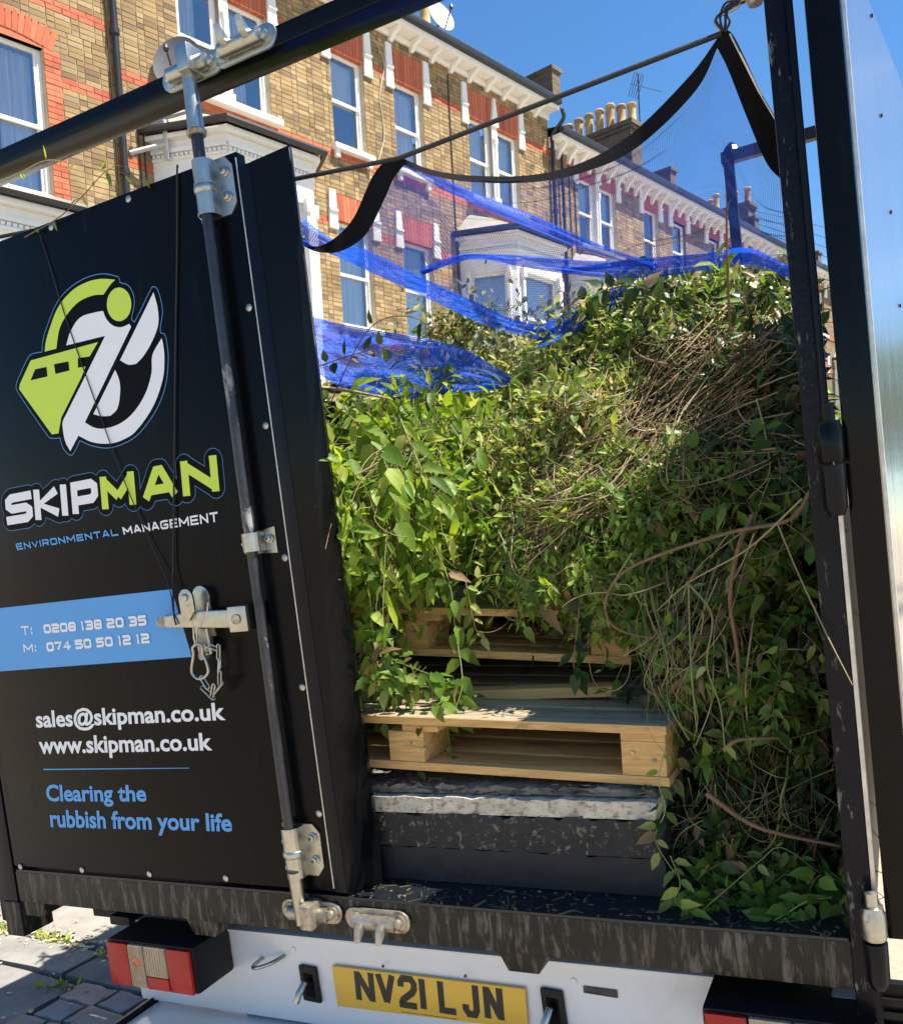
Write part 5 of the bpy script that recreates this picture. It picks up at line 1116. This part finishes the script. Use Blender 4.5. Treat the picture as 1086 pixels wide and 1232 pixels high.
# depth of the heap along the sight lines, metres into the bed
CP = np.array([(390, 470, .45), (460, 450, .8), (600, 452, 1.1), (680, 400, 1.2), (740, 345, 1.3), (860, 325, 1.25), (950, 335, 1.0), (400, 600, .16), (480, 560, .34), (450, 640, .22), (430, 750, .14), (440, 850, .14), (540, 850, .18),
  (560, 650, .55), (600, 550, .65), (700, 500, .65), (800, 430, .8), (930, 430, .6), (650, 700, .42), (750, 740, .34), (700, 620, .45), (830, 600, .42), (940, 600, .33), (800, 800, .24), (900, 800, .26), (990, 850, .3), (850, 1000, .22), (950, 1080, .2), (1010, 1000, .25), (820, 1080, .16)], float)
def depth(px, py):
    d2 = (CP[:, 0] - px) ** 2 + (CP[:, 1] - py) ** 2 + 60; w = 1 / d2 ** 1.5; return float((w * CP[:, 2]).sum() / w.sum())
MASK = [(384, 462), (450, 446), (520, 452), (600, 452), (650, 418), (700, 378), (740, 345), (800, 328), (860, 320), (958, 332), (1000, 760), (1034, 1118), (930, 1108), (835, 1098), (812, 1040), (806, 960), (806, 880), (775, 770), (700, 712), (620, 705), (545, 670), (470, 640), (430, 700), (405, 680), (392, 560)]
def inside(px, py, poly=MASK):
    c = False; j = len(poly) - 1
    for i in range(len(poly)):
        xi, yi = poly[i]; xj, yj = poly[j]
        if (yi > py) != (yj > py) and px < (xj - xi) * (py - yi) / (yj - yi) + xi: c = not c
        j = i
    return c
SH = np.random.default_rng(3)
def sample(poly, n, r=RNG):
    a = np.array(poly); lo_, hi_ = a.min(0), a.max(0); out = []
    while len(out) < n:
        p = lo_ + r.random(2) * (hi_ - lo_)
        if inside(p[0], p[1], poly): out.append(p)
    return np.array(out)
heap = F_('heap of green hedge and climber cuttings filling the open half of the truck bed', 'cuttings', 'hedge_cuttings', (.4, .5, .86)); hb_ = BASE[heap.name]
# core that stops one seeing through
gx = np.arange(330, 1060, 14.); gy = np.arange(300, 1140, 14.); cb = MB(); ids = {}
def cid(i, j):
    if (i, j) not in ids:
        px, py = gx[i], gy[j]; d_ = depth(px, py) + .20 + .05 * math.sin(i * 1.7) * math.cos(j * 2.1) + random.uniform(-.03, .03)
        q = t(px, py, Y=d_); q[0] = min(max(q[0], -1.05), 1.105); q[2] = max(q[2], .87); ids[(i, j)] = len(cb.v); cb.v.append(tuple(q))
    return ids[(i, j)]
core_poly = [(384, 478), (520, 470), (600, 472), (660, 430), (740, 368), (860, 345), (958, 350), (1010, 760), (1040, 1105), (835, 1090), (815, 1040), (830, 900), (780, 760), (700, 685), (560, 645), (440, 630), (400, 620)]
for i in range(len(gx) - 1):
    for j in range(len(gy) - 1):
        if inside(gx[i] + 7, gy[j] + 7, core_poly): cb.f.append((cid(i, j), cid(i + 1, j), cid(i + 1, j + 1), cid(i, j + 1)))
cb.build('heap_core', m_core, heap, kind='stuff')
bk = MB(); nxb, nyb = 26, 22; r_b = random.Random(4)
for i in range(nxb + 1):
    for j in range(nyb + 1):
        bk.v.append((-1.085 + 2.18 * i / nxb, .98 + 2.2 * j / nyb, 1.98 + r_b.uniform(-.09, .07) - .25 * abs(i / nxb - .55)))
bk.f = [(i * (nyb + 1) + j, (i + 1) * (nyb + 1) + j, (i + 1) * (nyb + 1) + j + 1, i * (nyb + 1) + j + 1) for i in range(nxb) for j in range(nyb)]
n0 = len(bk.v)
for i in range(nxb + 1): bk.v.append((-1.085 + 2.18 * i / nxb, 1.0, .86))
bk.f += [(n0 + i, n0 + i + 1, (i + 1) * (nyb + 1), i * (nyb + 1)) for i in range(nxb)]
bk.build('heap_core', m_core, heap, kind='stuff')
rt = np.random.default_rng(77); npt = 9000
pt_ = np.c_[rt.uniform(-1.05, 1.08, npt), rt.uniform(1.0, 3.15, npt), np.zeros(npt)]; pt_[:, 2] = 2.0 - .25 * np.abs((pt_[:, 0] + 1.085) / 2.18 - .55) + rt.uniform(-.05, .10, npt)
obj('top_leaves', leaves_mesh('top_leaves', pt_ - hb_, rt.normal(0, 1, (npt, 3)) * [1, 1, .4], rt.normal(0, .4, (npt, 3)) + [0, 0, 1], rt.uniform(.025, .055, npt), 1.0), LF['mid'], heap, kind='stuff')
def sprays(poly, nsp, per, size, mat, name, spread=.10, lift=(0, 0, 0), jitter=.10, width=1.0, droop=-.25, stems=True, deep=(-.04, .14), seed=0):
    r = np.random.default_rng(seed + 100); P = []; Dd = []; U = []; Sz = []; lines = []
    for p in sample(poly, nsp, r):
        c = t(p[0], p[1], Y=depth(*p) + r.uniform(*deep)); d0 = unit(r.normal(0, 1, 3) + np.array([0, -.5, droop * 2])); L_ = spread * r.uniform(.7, 1.6)
        pts = [c + d0 * L_ * u + np.array([0, 0, -.25 * L_ * u * u]) for u in np.linspace(0, 1, 5)]
        if stems: lines.append(pts)
        side = unit(np.cross(d0, [0.1, -1, .2])); k = int(per * r.uniform(.7, 1.3))
        for i in range(k):
            u = (i + 1) / k; b_ = c + d0 * L_ * u + np.array([0, 0, -.25 * L_ * u * u]); s = side * (1 if i % 2 else -1)
            dd = unit(d0 * .55 + s * .9 + r.normal(0, .35, 3) + np.array([0, -.2, droop])); P.append(b_); Dd.append(dd); U.append(unit(np.array([.25, -.5, .9]) + r.normal(0, .45, 3))); Sz.append(size * r.uniform(.6, 1.25))
    P = np.array(P); P[:, 1] = np.maximum(P[:, 1], .07); P[:, 0] = np.clip(P[:, 0], np.where(P[:, 1] < .2, .10 - (P[:, 1] - .07), -1.0), 1.10); P[:, 2] = np.maximum(P[:, 2], .875)
    me = leaves_mesh(name, P - hb_, np.array(Dd), np.array(U), np.array(Sz), width); obj(name, me, mat, heap, kind='stuff')
    if stems and lines: obj('twigs', tubes_mesh('twigs', [np.array(l) - hb_ for l in lines], [.0011] * len(lines)), m_green, heap, kind='stuff')
Lz = [(388, 480), (560, 455), (600, 560), (575, 650), (520, 690), (470, 640), (440, 720), (425, 740), (400, 640)]
LzT = [(388, 500), (520, 470), (560, 560), (520, 640), (440, 650), (400, 640)]
Cz = [(520, 450), (600, 450), (690, 380), (740, 350), (800, 370), (760, 470), (700, 560), (620, 620), (560, 560)]
Rz = [(600, 590), (700, 560), (860, 540), (980, 600), (1000, 760), (980, 880), (830, 900), (775, 740), (690, 712), (620, 705), (570, 670)]
Tz = [(690, 380), (740, 345), (860, 322), (955, 335), (965, 450), (960, 600), (860, 560), (780, 440)]
Bz = [(806, 880), (985, 820), (1034, 1118), (930, 1108), (835, 1098), (812, 1040)]
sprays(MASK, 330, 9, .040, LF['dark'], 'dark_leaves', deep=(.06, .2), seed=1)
sprays(Lz, 390, 9, .055, LF['big'], 'broad_leaves', spread=.12, seed=2, width=.82)
sprays(LzT, 200, 8, .058, LF['big'], 'broad_leaves', spread=.13, deep=(-.08, .05), seed=3, droop=-.6, width=.8)
sprays(Cz, 880, 10, .028, LF['fine'], 'fine_leaves', spread=.07, seed=4, deep=(-.09, .08))
sprays(Cz, 420, 8, .040, LF['fine'], 'fine_leaves', spread=.09, seed=14, deep=(-.09, .08))
sprays([(560, 560), (700, 540), (800, 560), (800, 660), (700, 720), (600, 700)], 300, 9, .030, LF['big'], 'fine_leaves', spread=.08, seed=15, deep=(-.09, .04), width=.8)
sprays(Rz, 250, 9, .043, LF['mid'], 'ovate_leaves', spread=.09, seed=5)
sprays([(690, 560), (820, 540), (830, 680), (740, 740), (690, 680)], 230, 11, .027, LF['mid'], 'ovate_leaves', spread=.09, deep=(-.08, .03), seed=6)
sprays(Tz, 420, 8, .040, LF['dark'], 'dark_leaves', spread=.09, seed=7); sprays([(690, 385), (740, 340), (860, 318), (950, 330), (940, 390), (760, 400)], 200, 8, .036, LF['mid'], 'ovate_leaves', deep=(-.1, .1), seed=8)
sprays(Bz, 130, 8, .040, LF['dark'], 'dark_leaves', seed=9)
sprays([(835, 1040), (1010, 1040), (1028, 1112), (850, 1092)], 60, 8, .05, LF['mid'], 'ovate_leaves', deep=(-.08, .03), seed=10)
sprays([(430, 850), (540, 850), (520, 790), (440, 740)], 26, 7, .05, LF['mid'], 'broad_leaves', deep=(-.05, .05), seed=11)
# dry and green strands
def strands(n, start, end, mat, rad, wob, seed, k=7, sag=.03, deep=(-.12, .04), nm='vine_stems', midshift=(0, 0)):
    r = np.random.default_rng(seed); lines = []; rr = []
    S = sample(start, n, r); E_ = sample(end, n, r)
    for a, b_ in zip(S, E_):
        pts = []; ph = r.uniform(0, 6.3, 4); dz = r.uniform(*deep); am = wob * r.uniform(.5, 1.5)
        for i in range(k):
            u = i / (k - 1); p = a * (1 - u) + b_ * u + np.array(midshift) * math.sin(u * math.pi) + am * np.array([math.sin(ph[0] + u * 7) , math.cos(ph[1] + u * 6)]) * (.3 + u)
            q = t(p[0], p[1], Y=max(.03, depth(*p) + dz + .03 * math.sin(ph[2] + u * 9))); q[2] += -sag * math.sin(u * math.pi); q[0] = min(q[0], 1.10); q[0] = max(q[0], .16) if q[1] < .25 else q[0]; pts.append(q)
        lines.append(np.array(spline(pts, 3)) - hb_); rr.append(rad * r.choice([.5, .7, .9, 1.1, 1.5, 2.4], p=[.2, .25, .25, .15, .1, .05]))
    obj(nm, tubes_mesh(nm, lines, rr), mat, heap, kind='stuff')
strands(64, [(860, 400), (965, 370), (970, 560), (880, 540)], [(600, 560), (720, 480), (760, 560), (640, 690), (600, 650)], m_dry, .0016, 12, 31, midshift=(0, -12))
strands(60, [(800, 380), (950, 350), (960, 480), (820, 470)], [(600, 600), (680, 520), (700, 620), (620, 680)], m_dry, .0013, 18, 32, deep=(-.16, -.04))
strands(150, [(640, 420), (800, 360), (800, 450), (660, 520)], [(560, 640), (700, 560), (680, 700), (590, 700)], m_green, .0012, 16, 33)
strands(90, [(400, 470), (600, 450), (620, 520), (420, 540)], [(400, 560), (600, 540), (620, 620), (430, 700)], m_green, .0013, 14, 34)
strands(70, [(860, 330), (955, 330), (960, 420), (850, 420)], [(700, 380), (840, 330), (930, 440), (760, 440)], m_dry, .0015, 14, 35)
strands(22, [(760, 670), (850, 660), (870, 700), (770, 720)], [(770, 830), (845, 840), (840, 905), (790, 900)], m_green, .0011, 15, 36, deep=(-.14, -.06), sag=0, midshift=(-12, 0))
strands(14, [(790, 660), (930, 620), (940, 680), (800, 700)], [(730, 760), (800, 740), (840, 900), (780, 880)], m_dry, .0014, 10, 37, deep=(-.15, -.05), sag=0)
strands(40, [(780, 560), (960, 560), (990, 900), (830, 900)], [(700, 640), (980, 640), (1010, 1060), (830, 1060)], m_dry, .0011, 20, 38, deep=(-.06, .08))
strands(50, [(820, 880), (1000, 880), (1010, 1000), (840, 1000)], [(800, 960), (1010, 960), (1030, 1100), (820, 1080)], m_green, .0011, 14, 39, deep=(-.08, .04))
strands(36, [(600, 600), (700, 580), (740, 640), (640, 660)], [(560, 680), (740, 690), (740, 730), (600, 720)], m_green, .0011, 14, 40)

def tangles(n, poly, mat, rad, step, k, seed, dirx=-.4, diry=.6, curl=.5, deep=(-.12, .02)):
    "curly, looping stems lying over the face of the heap"
    r = np.random.default_rng(seed); lines = []; rr = []
    for p in sample(poly, n, r):
        th = math.atan2(diry, dirx) + r.normal(0, .7); cv = r.normal(0, curl * .4); p = p.copy(); pts = []; dz = r.uniform(*deep)
        for i in range(k):
            pts.append(t(p[0], p[1], Y=max(.04, depth(*p) + dz + .03 * math.sin(i * .9 + th)))); pts[-1][0] = min(pts[-1][0], 1.10); pts[-1][0] = max(pts[-1][0], .16) if pts[-1][1] < .25 else pts[-1][0]
            cv = cv * .8 + r.normal(0, curl * .35); th += cv; p += step * np.array([math.cos(th), math.sin(th)])
        lines.append(np.array(spline(pts, 3)) - hb_); rr.append(rad * r.choice([.5, .7, .9, 1.1, 1.5, 2.4], p=[.2, .25, .25, .15, .1, .05]))
    obj('vine_stems', tubes_mesh('vine_stems', lines, rr), mat, heap, kind='stuff')
TA = [(600, 480), (720, 400), (900, 400), (940, 480), (800, 560), (740, 640), (620, 690), (570, 600)]
tangles(110, TA, m_dry, .0012, 13, 12, 61); tangles(200, TA, m_green, .0012, 12, 11, 62)
tangles(70, TA, m_bark, .0016, 14, 12, 63, dirx=-.8, diry=.4)
tangles(60, [(820, 560), (980, 560), (1020, 1000), (840, 1060)], m_green, .0011, 15, 10, 64, deep=(-.06, .05))
tangles(24, [(720, 640), (860, 620), (880, 760), (760, 860)], m_dry, .0012, 13, 11, 65, dirx=0, diry=1)
tangles(90, [(400, 470), (600, 450), (600, 600), (430, 700)], m_green, .0013, 13, 9, 66, dirx=.1, diry=1)
# single stems and sprays one can point to
def vine(label, pts, Y, rad, mat, leaves=0, lsize=.04, lmat=None, seed=0, name='vine', cat='vine', group=None, every=None, width=1.0, droop=-.5, smooth=6):
    P = [t(px, py, Y=(Y[i] if hasattr(Y, '__len__') else Y)) for i, (px, py) in enumerate(pts)]; base = P[0]
    v_ = F_(label, cat, name, tuple(base), group); S = spline(P, smooth)
    MB().tube(S, np.linspace(rad, rad * .5, len(S)), 7).build('stem', mat, v_, smooth=True)
    r = np.random.default_rng(seed + 900)
    if leaves:
        tm = leaves_mesh('leaf', np.zeros((1, 3)), np.array([[1., 0, 0]]), np.array([[0, 0, 1.]]), np.array([1.0]), width); tm.materials.append(lmat)
        for i in range(leaves):
            u = .08 + .9 * i / max(1, leaves - 1); k = int(u * (len(S) - 1)); p = S[k]; d = unit(S[min(k + 1, len(S) - 1)] - S[max(k - 1, 0)])
            sd_ = unit(np.cross(d, [0.05, -1, .1])) * (1 if i % 2 else -1); dd = Vector(unit(d * .45 + sd_ * .9 + r.normal(0, .3, 3) + np.array([0, -.35, droop])))
            up = Vector(unit(np.array([.2, -.6, .8]) + r.normal(0, .3, 3))); s = up.cross(dd).normalized(); n = dd.cross(s)
            o = obj('leaf', tm, None, v_); M = Matrix((dd, s, n)).transposed().to_4x4(); o.matrix_local = Matrix.Translation(Vector(p) - Vector(base)) @ M @ Matrix.Scale(lsize * r.uniform(.75, 1.25), 4)
    return v_
K = 'climber sprays hanging over the pallets'
vine('broad-leaved spray hanging down beside the open door edge, pale green', [(418, 540), (432, 600), (442, 680), (448, 760), (456, 830)], [.16, .15, .14, .13, .12], .0022, m_green, 16, .062, LF['big'], 1, group=K, width=1.1)
vine('broad-leaved spray with drooping leaves near the top of the door gap', [(420, 500), (450, 530), (470, 580), (478, 650)], [.22, .2, .18, .17], .0022, m_green, 16, .070, LF['big'], 2, group=K, width=1.1)
vine('spray of large pale leaves lit by the sun left of the heap centre', [(480, 500), (505, 560), (525, 600), (535, 660)], [.3, .26, .25, .26], .002, m_green, 14, .066, LF['big'], 3, group=K, width=1.1)
vine('dark-leaved spray trailing over the left end of the upper pallet', [(515, 640), (540, 700), (548, 760), (556, 820), (545, 862)], [.34, .3, .28, .22, .18], .002, m_green, 15, .052, LF['mid'], 4, group=K)
vine('leafy sprig curling on the left end of the lower pallet', [(440, 770), (466, 790), (500, 805), (548, 822)], [.15, .13, .12, .12], .002, m_green, 13, .054, LF['mid'], 5, group=K)
vine('sprig with pale star-shaped tip in front of the upper pallet block', [(560, 700), (566, 730), (572, 756), (580, 768)], .3, .0016, m_green, 9, .040, LF['fine'], 6, group=K)
vine('short sprig with two large leaves in the middle of the heap', [(600, 640), (625, 690), (640, 700), (650, 730)], [.38, .34, .33, .33], .0018, m_green, 7, .075, LF['mid'], 7, group=K)
vine('dark-leaved spray hanging in front of the right end of the upper pallet', [(700, 690), (695, 750), (690, 800), (700, 812)], [.34, .3, .28, .28], .0018, m_green, 10, .048, LF['dark'], 8, group=K)
vine('bright-leaved sprig at the right of the stems, half way up', [(720, 560), (740, 600), (752, 640), (760, 690)], [.4, .35, .33, .32], .0018, m_green, 16, .040, LF['mid'], 9, group=K)
vine('large-leaved sprig in the shade beside the corner post', [(910, 480), (920, 520), (925, 570), (900, 600)], [.42, .38, .36, .36], .002, m_green, 10, .062, LF['mid'], 10)
vine('thin sprig of pale new leaves hanging by the plaster edged slab', [(800, 900), (792, 940), (800, 975), (788, 1010), (812, 1052)], [.1, .08, .08, .08, .06], .0014, m_green, 9, .036, LF['fine'], 11)
vine('pale green sprig lying on the sill at the foot of the slabs', [(806, 1030), (818, 1062), (812, 1085), (832, 1098)], [.08, .05, .04, .03], .0015, m_green, 9, .042, LF['fine'], 12)
vine('leafy twig reaching from the sill up into the shaded heap', [(845, 1095), (880, 1065), (915, 1035), (940, 1020), (985, 1050)], [.05, .07, .09, .1, .12], .0014, m_green, 12, .034, LF['mid'], 13)
vine('cluster of broad leaves resting on the sill near the corner post', [(1000, 1080), (970, 1085), (945, 1100), (930, 1108)], [.1, .07, .05, .04], .0018, m_green, 10, .06, LF['mid'], 14)
vine('reddish-brown branch sweeping left from the corner post and looping down', [(975, 590), (950, 625), (880, 640), (800, 665), (748, 690), (728, 725), (740, 755), (790, 768), (850, 762)], [.2, .2, .2, .2, .2, .22, .22, .24, .26], .0042, m_bark, name='branch', cat='branch')
vine('thick forked brown branch hanging in the middle of the shaded side', [(905, 620), (888, 660), (878, 720), (886, 780), (888, 830), (872, 880)], [.26, .22, .2, .2, .2, .22], .0055, m_bark, name='branch', cat='branch')
vine('pair of twisted brown stems low in the shaded heap', [(850, 955), (900, 990), (945, 1005), (1010, 1018)], [.14, .12, .12, .14], .0055, m_bark, name='branch', cat='branch')
vine('short peeled stick curving beside the twisted stems', [(870, 902), (890, 890), (940, 888)], [.14, .14, .18], .005, m_bark, name='branch', cat='branch')
vine('long pale green stem slanting down across the corner post', [(935, 630), (960, 690), (995, 765), (1025, 824)], [.06, .02, -.03, -.06], .0018, m_green)
vine('pale thread-like vine ending in a white star-shaped leaf', [(826, 700), (856, 740), (850, 800), (866, 850), (872, 905)], [.12, .08, .06, .05, .05], .0022, m_green, 3, .034, LF['fine'], 20)
vine('straight pale vine hanging beside the tangled bundle', [(828, 700), (830, 780), (835, 850), (838, 880)], [.14, .1, .08, .08], .0020, m_green)
vine('pale peeled stem slanting up to the corner post', [(965, 600), (900, 660), (830, 700), (790, 735)], [.12, .14, .16, .18], .0022, m_dry)
vine('thin tendril with yellow-green leaves left of the tangled bundle', [(760, 665), (740, 700), (757, 705), (772, 730)], [.14, .12, .12, .12], .0018, m_green, 7, .022, LF['fine'], 21)
vine('brown stick poking up from the heap top in front of the netting', [(880, 420), (876, 350), (874, 260), (878, 240)], [.7, .66, .64, .64], .004, m_bark, name='branch', cat='branch')
vine('thin dark twig arching up in front of the distant houses', [(900, 400), (890, 330), (840, 290), (770, 300)], [.7, .66, .64, .64], .0016, m_bark, name='branch', cat='branch')
vine('dark leafy sprig standing up at the left of the heap top', [(385, 440), (430, 425), (470, 420), (500, 470)], [.3, .32, .34, .4], .0016, m_bark, 12, .042, LF['dark'], 22, droop=0)
vine('thin arching twig with a few dark leaves over the blue netting', [(395, 490), (440, 400), (485, 380), (520, 400), (500, 450)], [.3, .3, .32, .34, .4], .0016, m_bark, 9, .040, LF['dark'], 23, droop=-.2)
vine('sprig of dark glossy leaves sticking out at the heap summit', [(800, 370), (770, 345), (725, 350), (700, 365)], [.9, .85, .85, .9], .0018, m_bark, 14, .060, LF['dark'], 24, droop=.1)
vine('bright green sprig at the top of the heap beside the gantry post', [(905, 390), (890, 350), (868, 330), (860, 312)], [.8, .75, .72, .72], .0018, m_green, 12, .055, LF['big'], 25, droop=.2)
vine('grey-brown stick lying across the left end of the heap', [(384, 466), (420, 470), (470, 480)], [.3, .35, .4], .006, m_dry, name='branch', cat='branch')
# strays over the door and header
vine('pale green tendril curling in front of the header beam at the left', [(-20, 226), (20, 210), (55, 193), (88, 197), (130, 206)], [-.02] * 5, .0020, m_green, 5, .026, LF['big'], 26)
vine('thin twig with small leaves lying over the top edge of the door', [(30, 285), (70, 262), (100, 235), (125, 208), (140, 205), (180, 222)], [.0, -.01, -.01, -.01, -.01, .0], .0015, m_bark, 9, .026, LF['fine'], 27)

# ================================================================ NET
net = F_('blue debris net with a black webbing edge strung across the rear of the load', 'net', 'cargo_net', (.4, .1, 2.2)); nb = BASE[net.name]
def patch(name, rows, mat, wr=.004, nu=60, nv=14, seed=0, unit_uv=True):
    "rows: list of curves [(px,py,Y),...] from top to bottom, lofted into a cloth with UVs in metres"
    r = np.random.default_rng(seed); cur = []
    for row in rows:
        S = np.array(spline([t(a, b_, Y=c) for a, b_, c in row], 12)); L_ = np.r_[0, np.cumsum(np.linalg.norm(np.diff(S, axis=0), axis=1))]; u = np.linspace(0, L_[-1], nu)
        cur.append(np.stack([np.interp(u, L_, S[:, k]) for k in range(3)], 1))
    cur = np.array(cur); V = []
    vv = np.linspace(0, len(rows) - 1, nv)
    for v in vv:
        if len(rows) > 2: col = [np.array(spline([cur[k][i] for k in range(len(rows))], 8)) for i in range(nu)]; kk = min(int(round(v * 8)), len(col[0]) - 1); V.append([c[kk] for c in col])
        else: V.append(list(cur[0] * (1 - v) + cur[1] * v))
    V = np.array(V); ph = r.uniform(0, 6, 4); I, J = np.meshgrid(np.arange(nu), np.arange(nv)); V[..., 1] += wr * (np.sin(I * .07 + J * 2.1 + ph[0]) + .5 * np.sin(I * .21 - J * 1.1 + ph[1]))
    me = bpy.data.meshes.new(name); me.from_pydata([tuple(p - nb) for p in V.reshape(-1, 3)], [], [(j * nu + i, j * nu + i + 1, (j + 1) * nu + i + 1, (j + 1) * nu + i) for j in range(nv - 1) for i in range(nu - 1)])
    uvl = me.uv_layers.new(name='UVMap'); lu = np.zeros((nv, nu)); lv = np.zeros((nv, nu))
    lu[:, 1:] = np.cumsum(np.linalg.norm(np.diff(V, axis=1), axis=2).mean(0))[None, :]; lv[1:, :] = np.cumsum(np.linalg.norm(np.diff(V, axis=0), axis=2).mean(1))[:, None]
    lu, lv = lu.ravel(), lv.ravel(); idx = [l.vertex_index for l in me.loops]; uvl.data.foreach_set('uv', np.stack([lu[idx], lv[idx]], 1).ravel()); me.shade_smooth()
    return obj(name, me, mat, net)
def band(top, bot, name='webbing_edge', mat=m_band):
    return patch(name, [top, bot], mat, wr=.0, nu=50, nv=2)
band([(364, 285, .12), (378, 296, .11), (400, 288, .10), (425, 262, .10), (448, 212, .10), (468, 190, .10), (484, 190, .10)],
     [(366, 296, .10), (382, 303, .10), (410, 302, .09), (440, 282, .09), (462, 240, .09), (474, 214, .095), (488, 196, .10)])
band([(484, 190, .10), (520, 204, .12), (570, 211, .13), (640, 210, .13), (700, 195, .13), (760, 160, .13), (830, 90, .12), (868, 38, .10)],
     [(486, 198, .10), (520, 211, .11), (570, 219, .12), (640, 219, .12), (702, 207, .12), (765, 178, .12), (836, 110, .11), (864, 55, .10)])
band([(868, 38, .10), (882, 42, .10), (915, 110, .12), (943, 160, .14), (952, 200, .14)],
     [(862, 56, .098), (876, 84, .10), (898, 140, .12), (922, 196, .13), (942, 218, .14)])
MB().tube([t(878, 40, Y=.095), t(912, 108, Y=.113), t(938, 152, Y=.13)], .002, 6).build('seam_cord', m_bare, net)
patch('net_panel', [[(486, 197, .10), (520, 210, .115), (570, 217, .13), (640, 217, .13), (702, 205, .13), (765, 176, .13), (836, 108, .12), (864, 58, .10), (876, 84, .10), (898, 140, .12), (922, 196, .13), (946, 220, .14)],
   [(440, 270, .3), (480, 262, .45), (540, 275, .6), (620, 280, .7), (700, 262, .8), (760, 245, .8), (820, 215, .75), (850, 195, .6), (868, 200, .5), (890, 230, .45), (915, 262, .4), (948, 270, .35)],
   [(390, 303, .25), (470, 335, .6), (560, 368, .9), (640, 396, 1.1), (690, 365, 1.2), (740, 335, 1.2), (800, 328, 1.15), (840, 322, 1.05), (862, 318, .95), (888, 318, .85), (915, 324, .75), (950, 330, .6)]], m_net, wr=.006, nu=110, nv=24, seed=1)
patch('net_panel', [[(484, 196, .10), (474, 214, .095), (462, 240, .09), (440, 282, .09), (412, 300, .09)], [(560, 290, .5), (520, 320, .5), (480, 325, .4), (440, 322, .3), (420, 312, .2)]], m_net, wr=.003, nu=50, nv=14, seed=2)
patch('folded_net', [[(362, 262, .12), (400, 288, .16), (440, 300, .3), (500, 330, .5), (570, 362, .8), (620, 385, 1.0), (672, 395, 1.15)], [(364, 294, .10), (400, 306, .14), (440, 325, .26), (500, 352, .48), (570, 385, .78), (620, 402, .98), (660, 412, 1.12)]], m_netd, wr=.012, nu=90, nv=10, seed=3)
patch('folded_net', [[(484, 194, .11), (530, 214, .2), (590, 238, .4), (650, 262, .6), (720, 294, .8), (790, 318, 1.0)], [(490, 202, .11), (530, 226, .2), (590, 254, .38), (650, 280, .58), (720, 306, .8), (790, 326, 1.0)]], m_netd, wr=.010, nu=90, nv=8, seed=4)
patch('folded_net', [[(508, 326, .7), (540, 311, .75), (570, 305, .8), (640, 308, .95), (740, 312, 1.05), (850, 304, 1.0), (900, 300, .9), (955, 322, .7)], [(508, 330, .7), (545, 318, .75), (575, 312, .78), (640, 322, .9), (740, 334, 1.0), (850, 326, .96), (905, 318, .86), (955, 340, .66)]], m_netd, wr=.014, nu=110, nv=10, seed=5)
patch('folded_net', [[(372, 380, .5), (420, 392, .6), (480, 402, .7), (540, 414, .8), (580, 432, .85), (616, 456, .9)], [(376, 445, .45), (420, 470, .55), (480, 480, .65), (540, 474, .75), (580, 470, .82), (612, 466, .9)]], m_netd, wr=.010, nu=70, nv=14, seed=6)
patch('folded_net', [[(640, 398, 1.1), (690, 372, 1.15), (740, 346, 1.2), (800, 335, 1.15)], [(650, 420, 1.05), (700, 395, 1.1), (745, 366, 1.15), (800, 350, 1.1)]], m_netd, wr=.014, nu=50, nv=8, seed=7)
rope = MB().tube(spline([(-1.12, .10, 2.645), t(350, 216, Y=.10), t(480, 190, Y=.098), t(868, 40, Y=.098)], 1), .0052, 8).build('bungee_cord', m_rope, frame='T', smooth=True)
tag(rope, 'tight black elastic cord stretched across the rear opening above the net', 'cord')
tie = F_('tangle of dark wire tying the net corner to the corner post', 'wire', 'wire_tie', tuple(t(868, 38, Y=.1)))
r_ = np.random.default_rng(5)
for k in range(6):
    pts = [t(870 + r_.normal(0, 3), 38, Y=.1), t(868 + r_.normal(0, 6), 24 + r_.normal(0, 3), Y=.1 + r_.normal(0, .006)), t(880 + r_.normal(0, 6), 8 + r_.normal(0, 4), Y=.1), t(894 + r_.normal(0, 4), 4 + r_.normal(0, 4), Y=.1), t(908, -2, Y=.1)]
    MB().tube(spline(pts, 5), .0022, 6).build('wire', m_rope if k else m_zincd, tie, smooth=True)
MB().lathe(tuple(t(908, -2, Y=.1)), [(.012, -.01), (.018, 0), (.012, .012)], 10).build('knot', m_zincd, tie, smooth=True)
MB().tube([t(908, -2, Y=.1), t(925, -12, Y=.05)], .004, 6).build('wire', m_rope, tie)
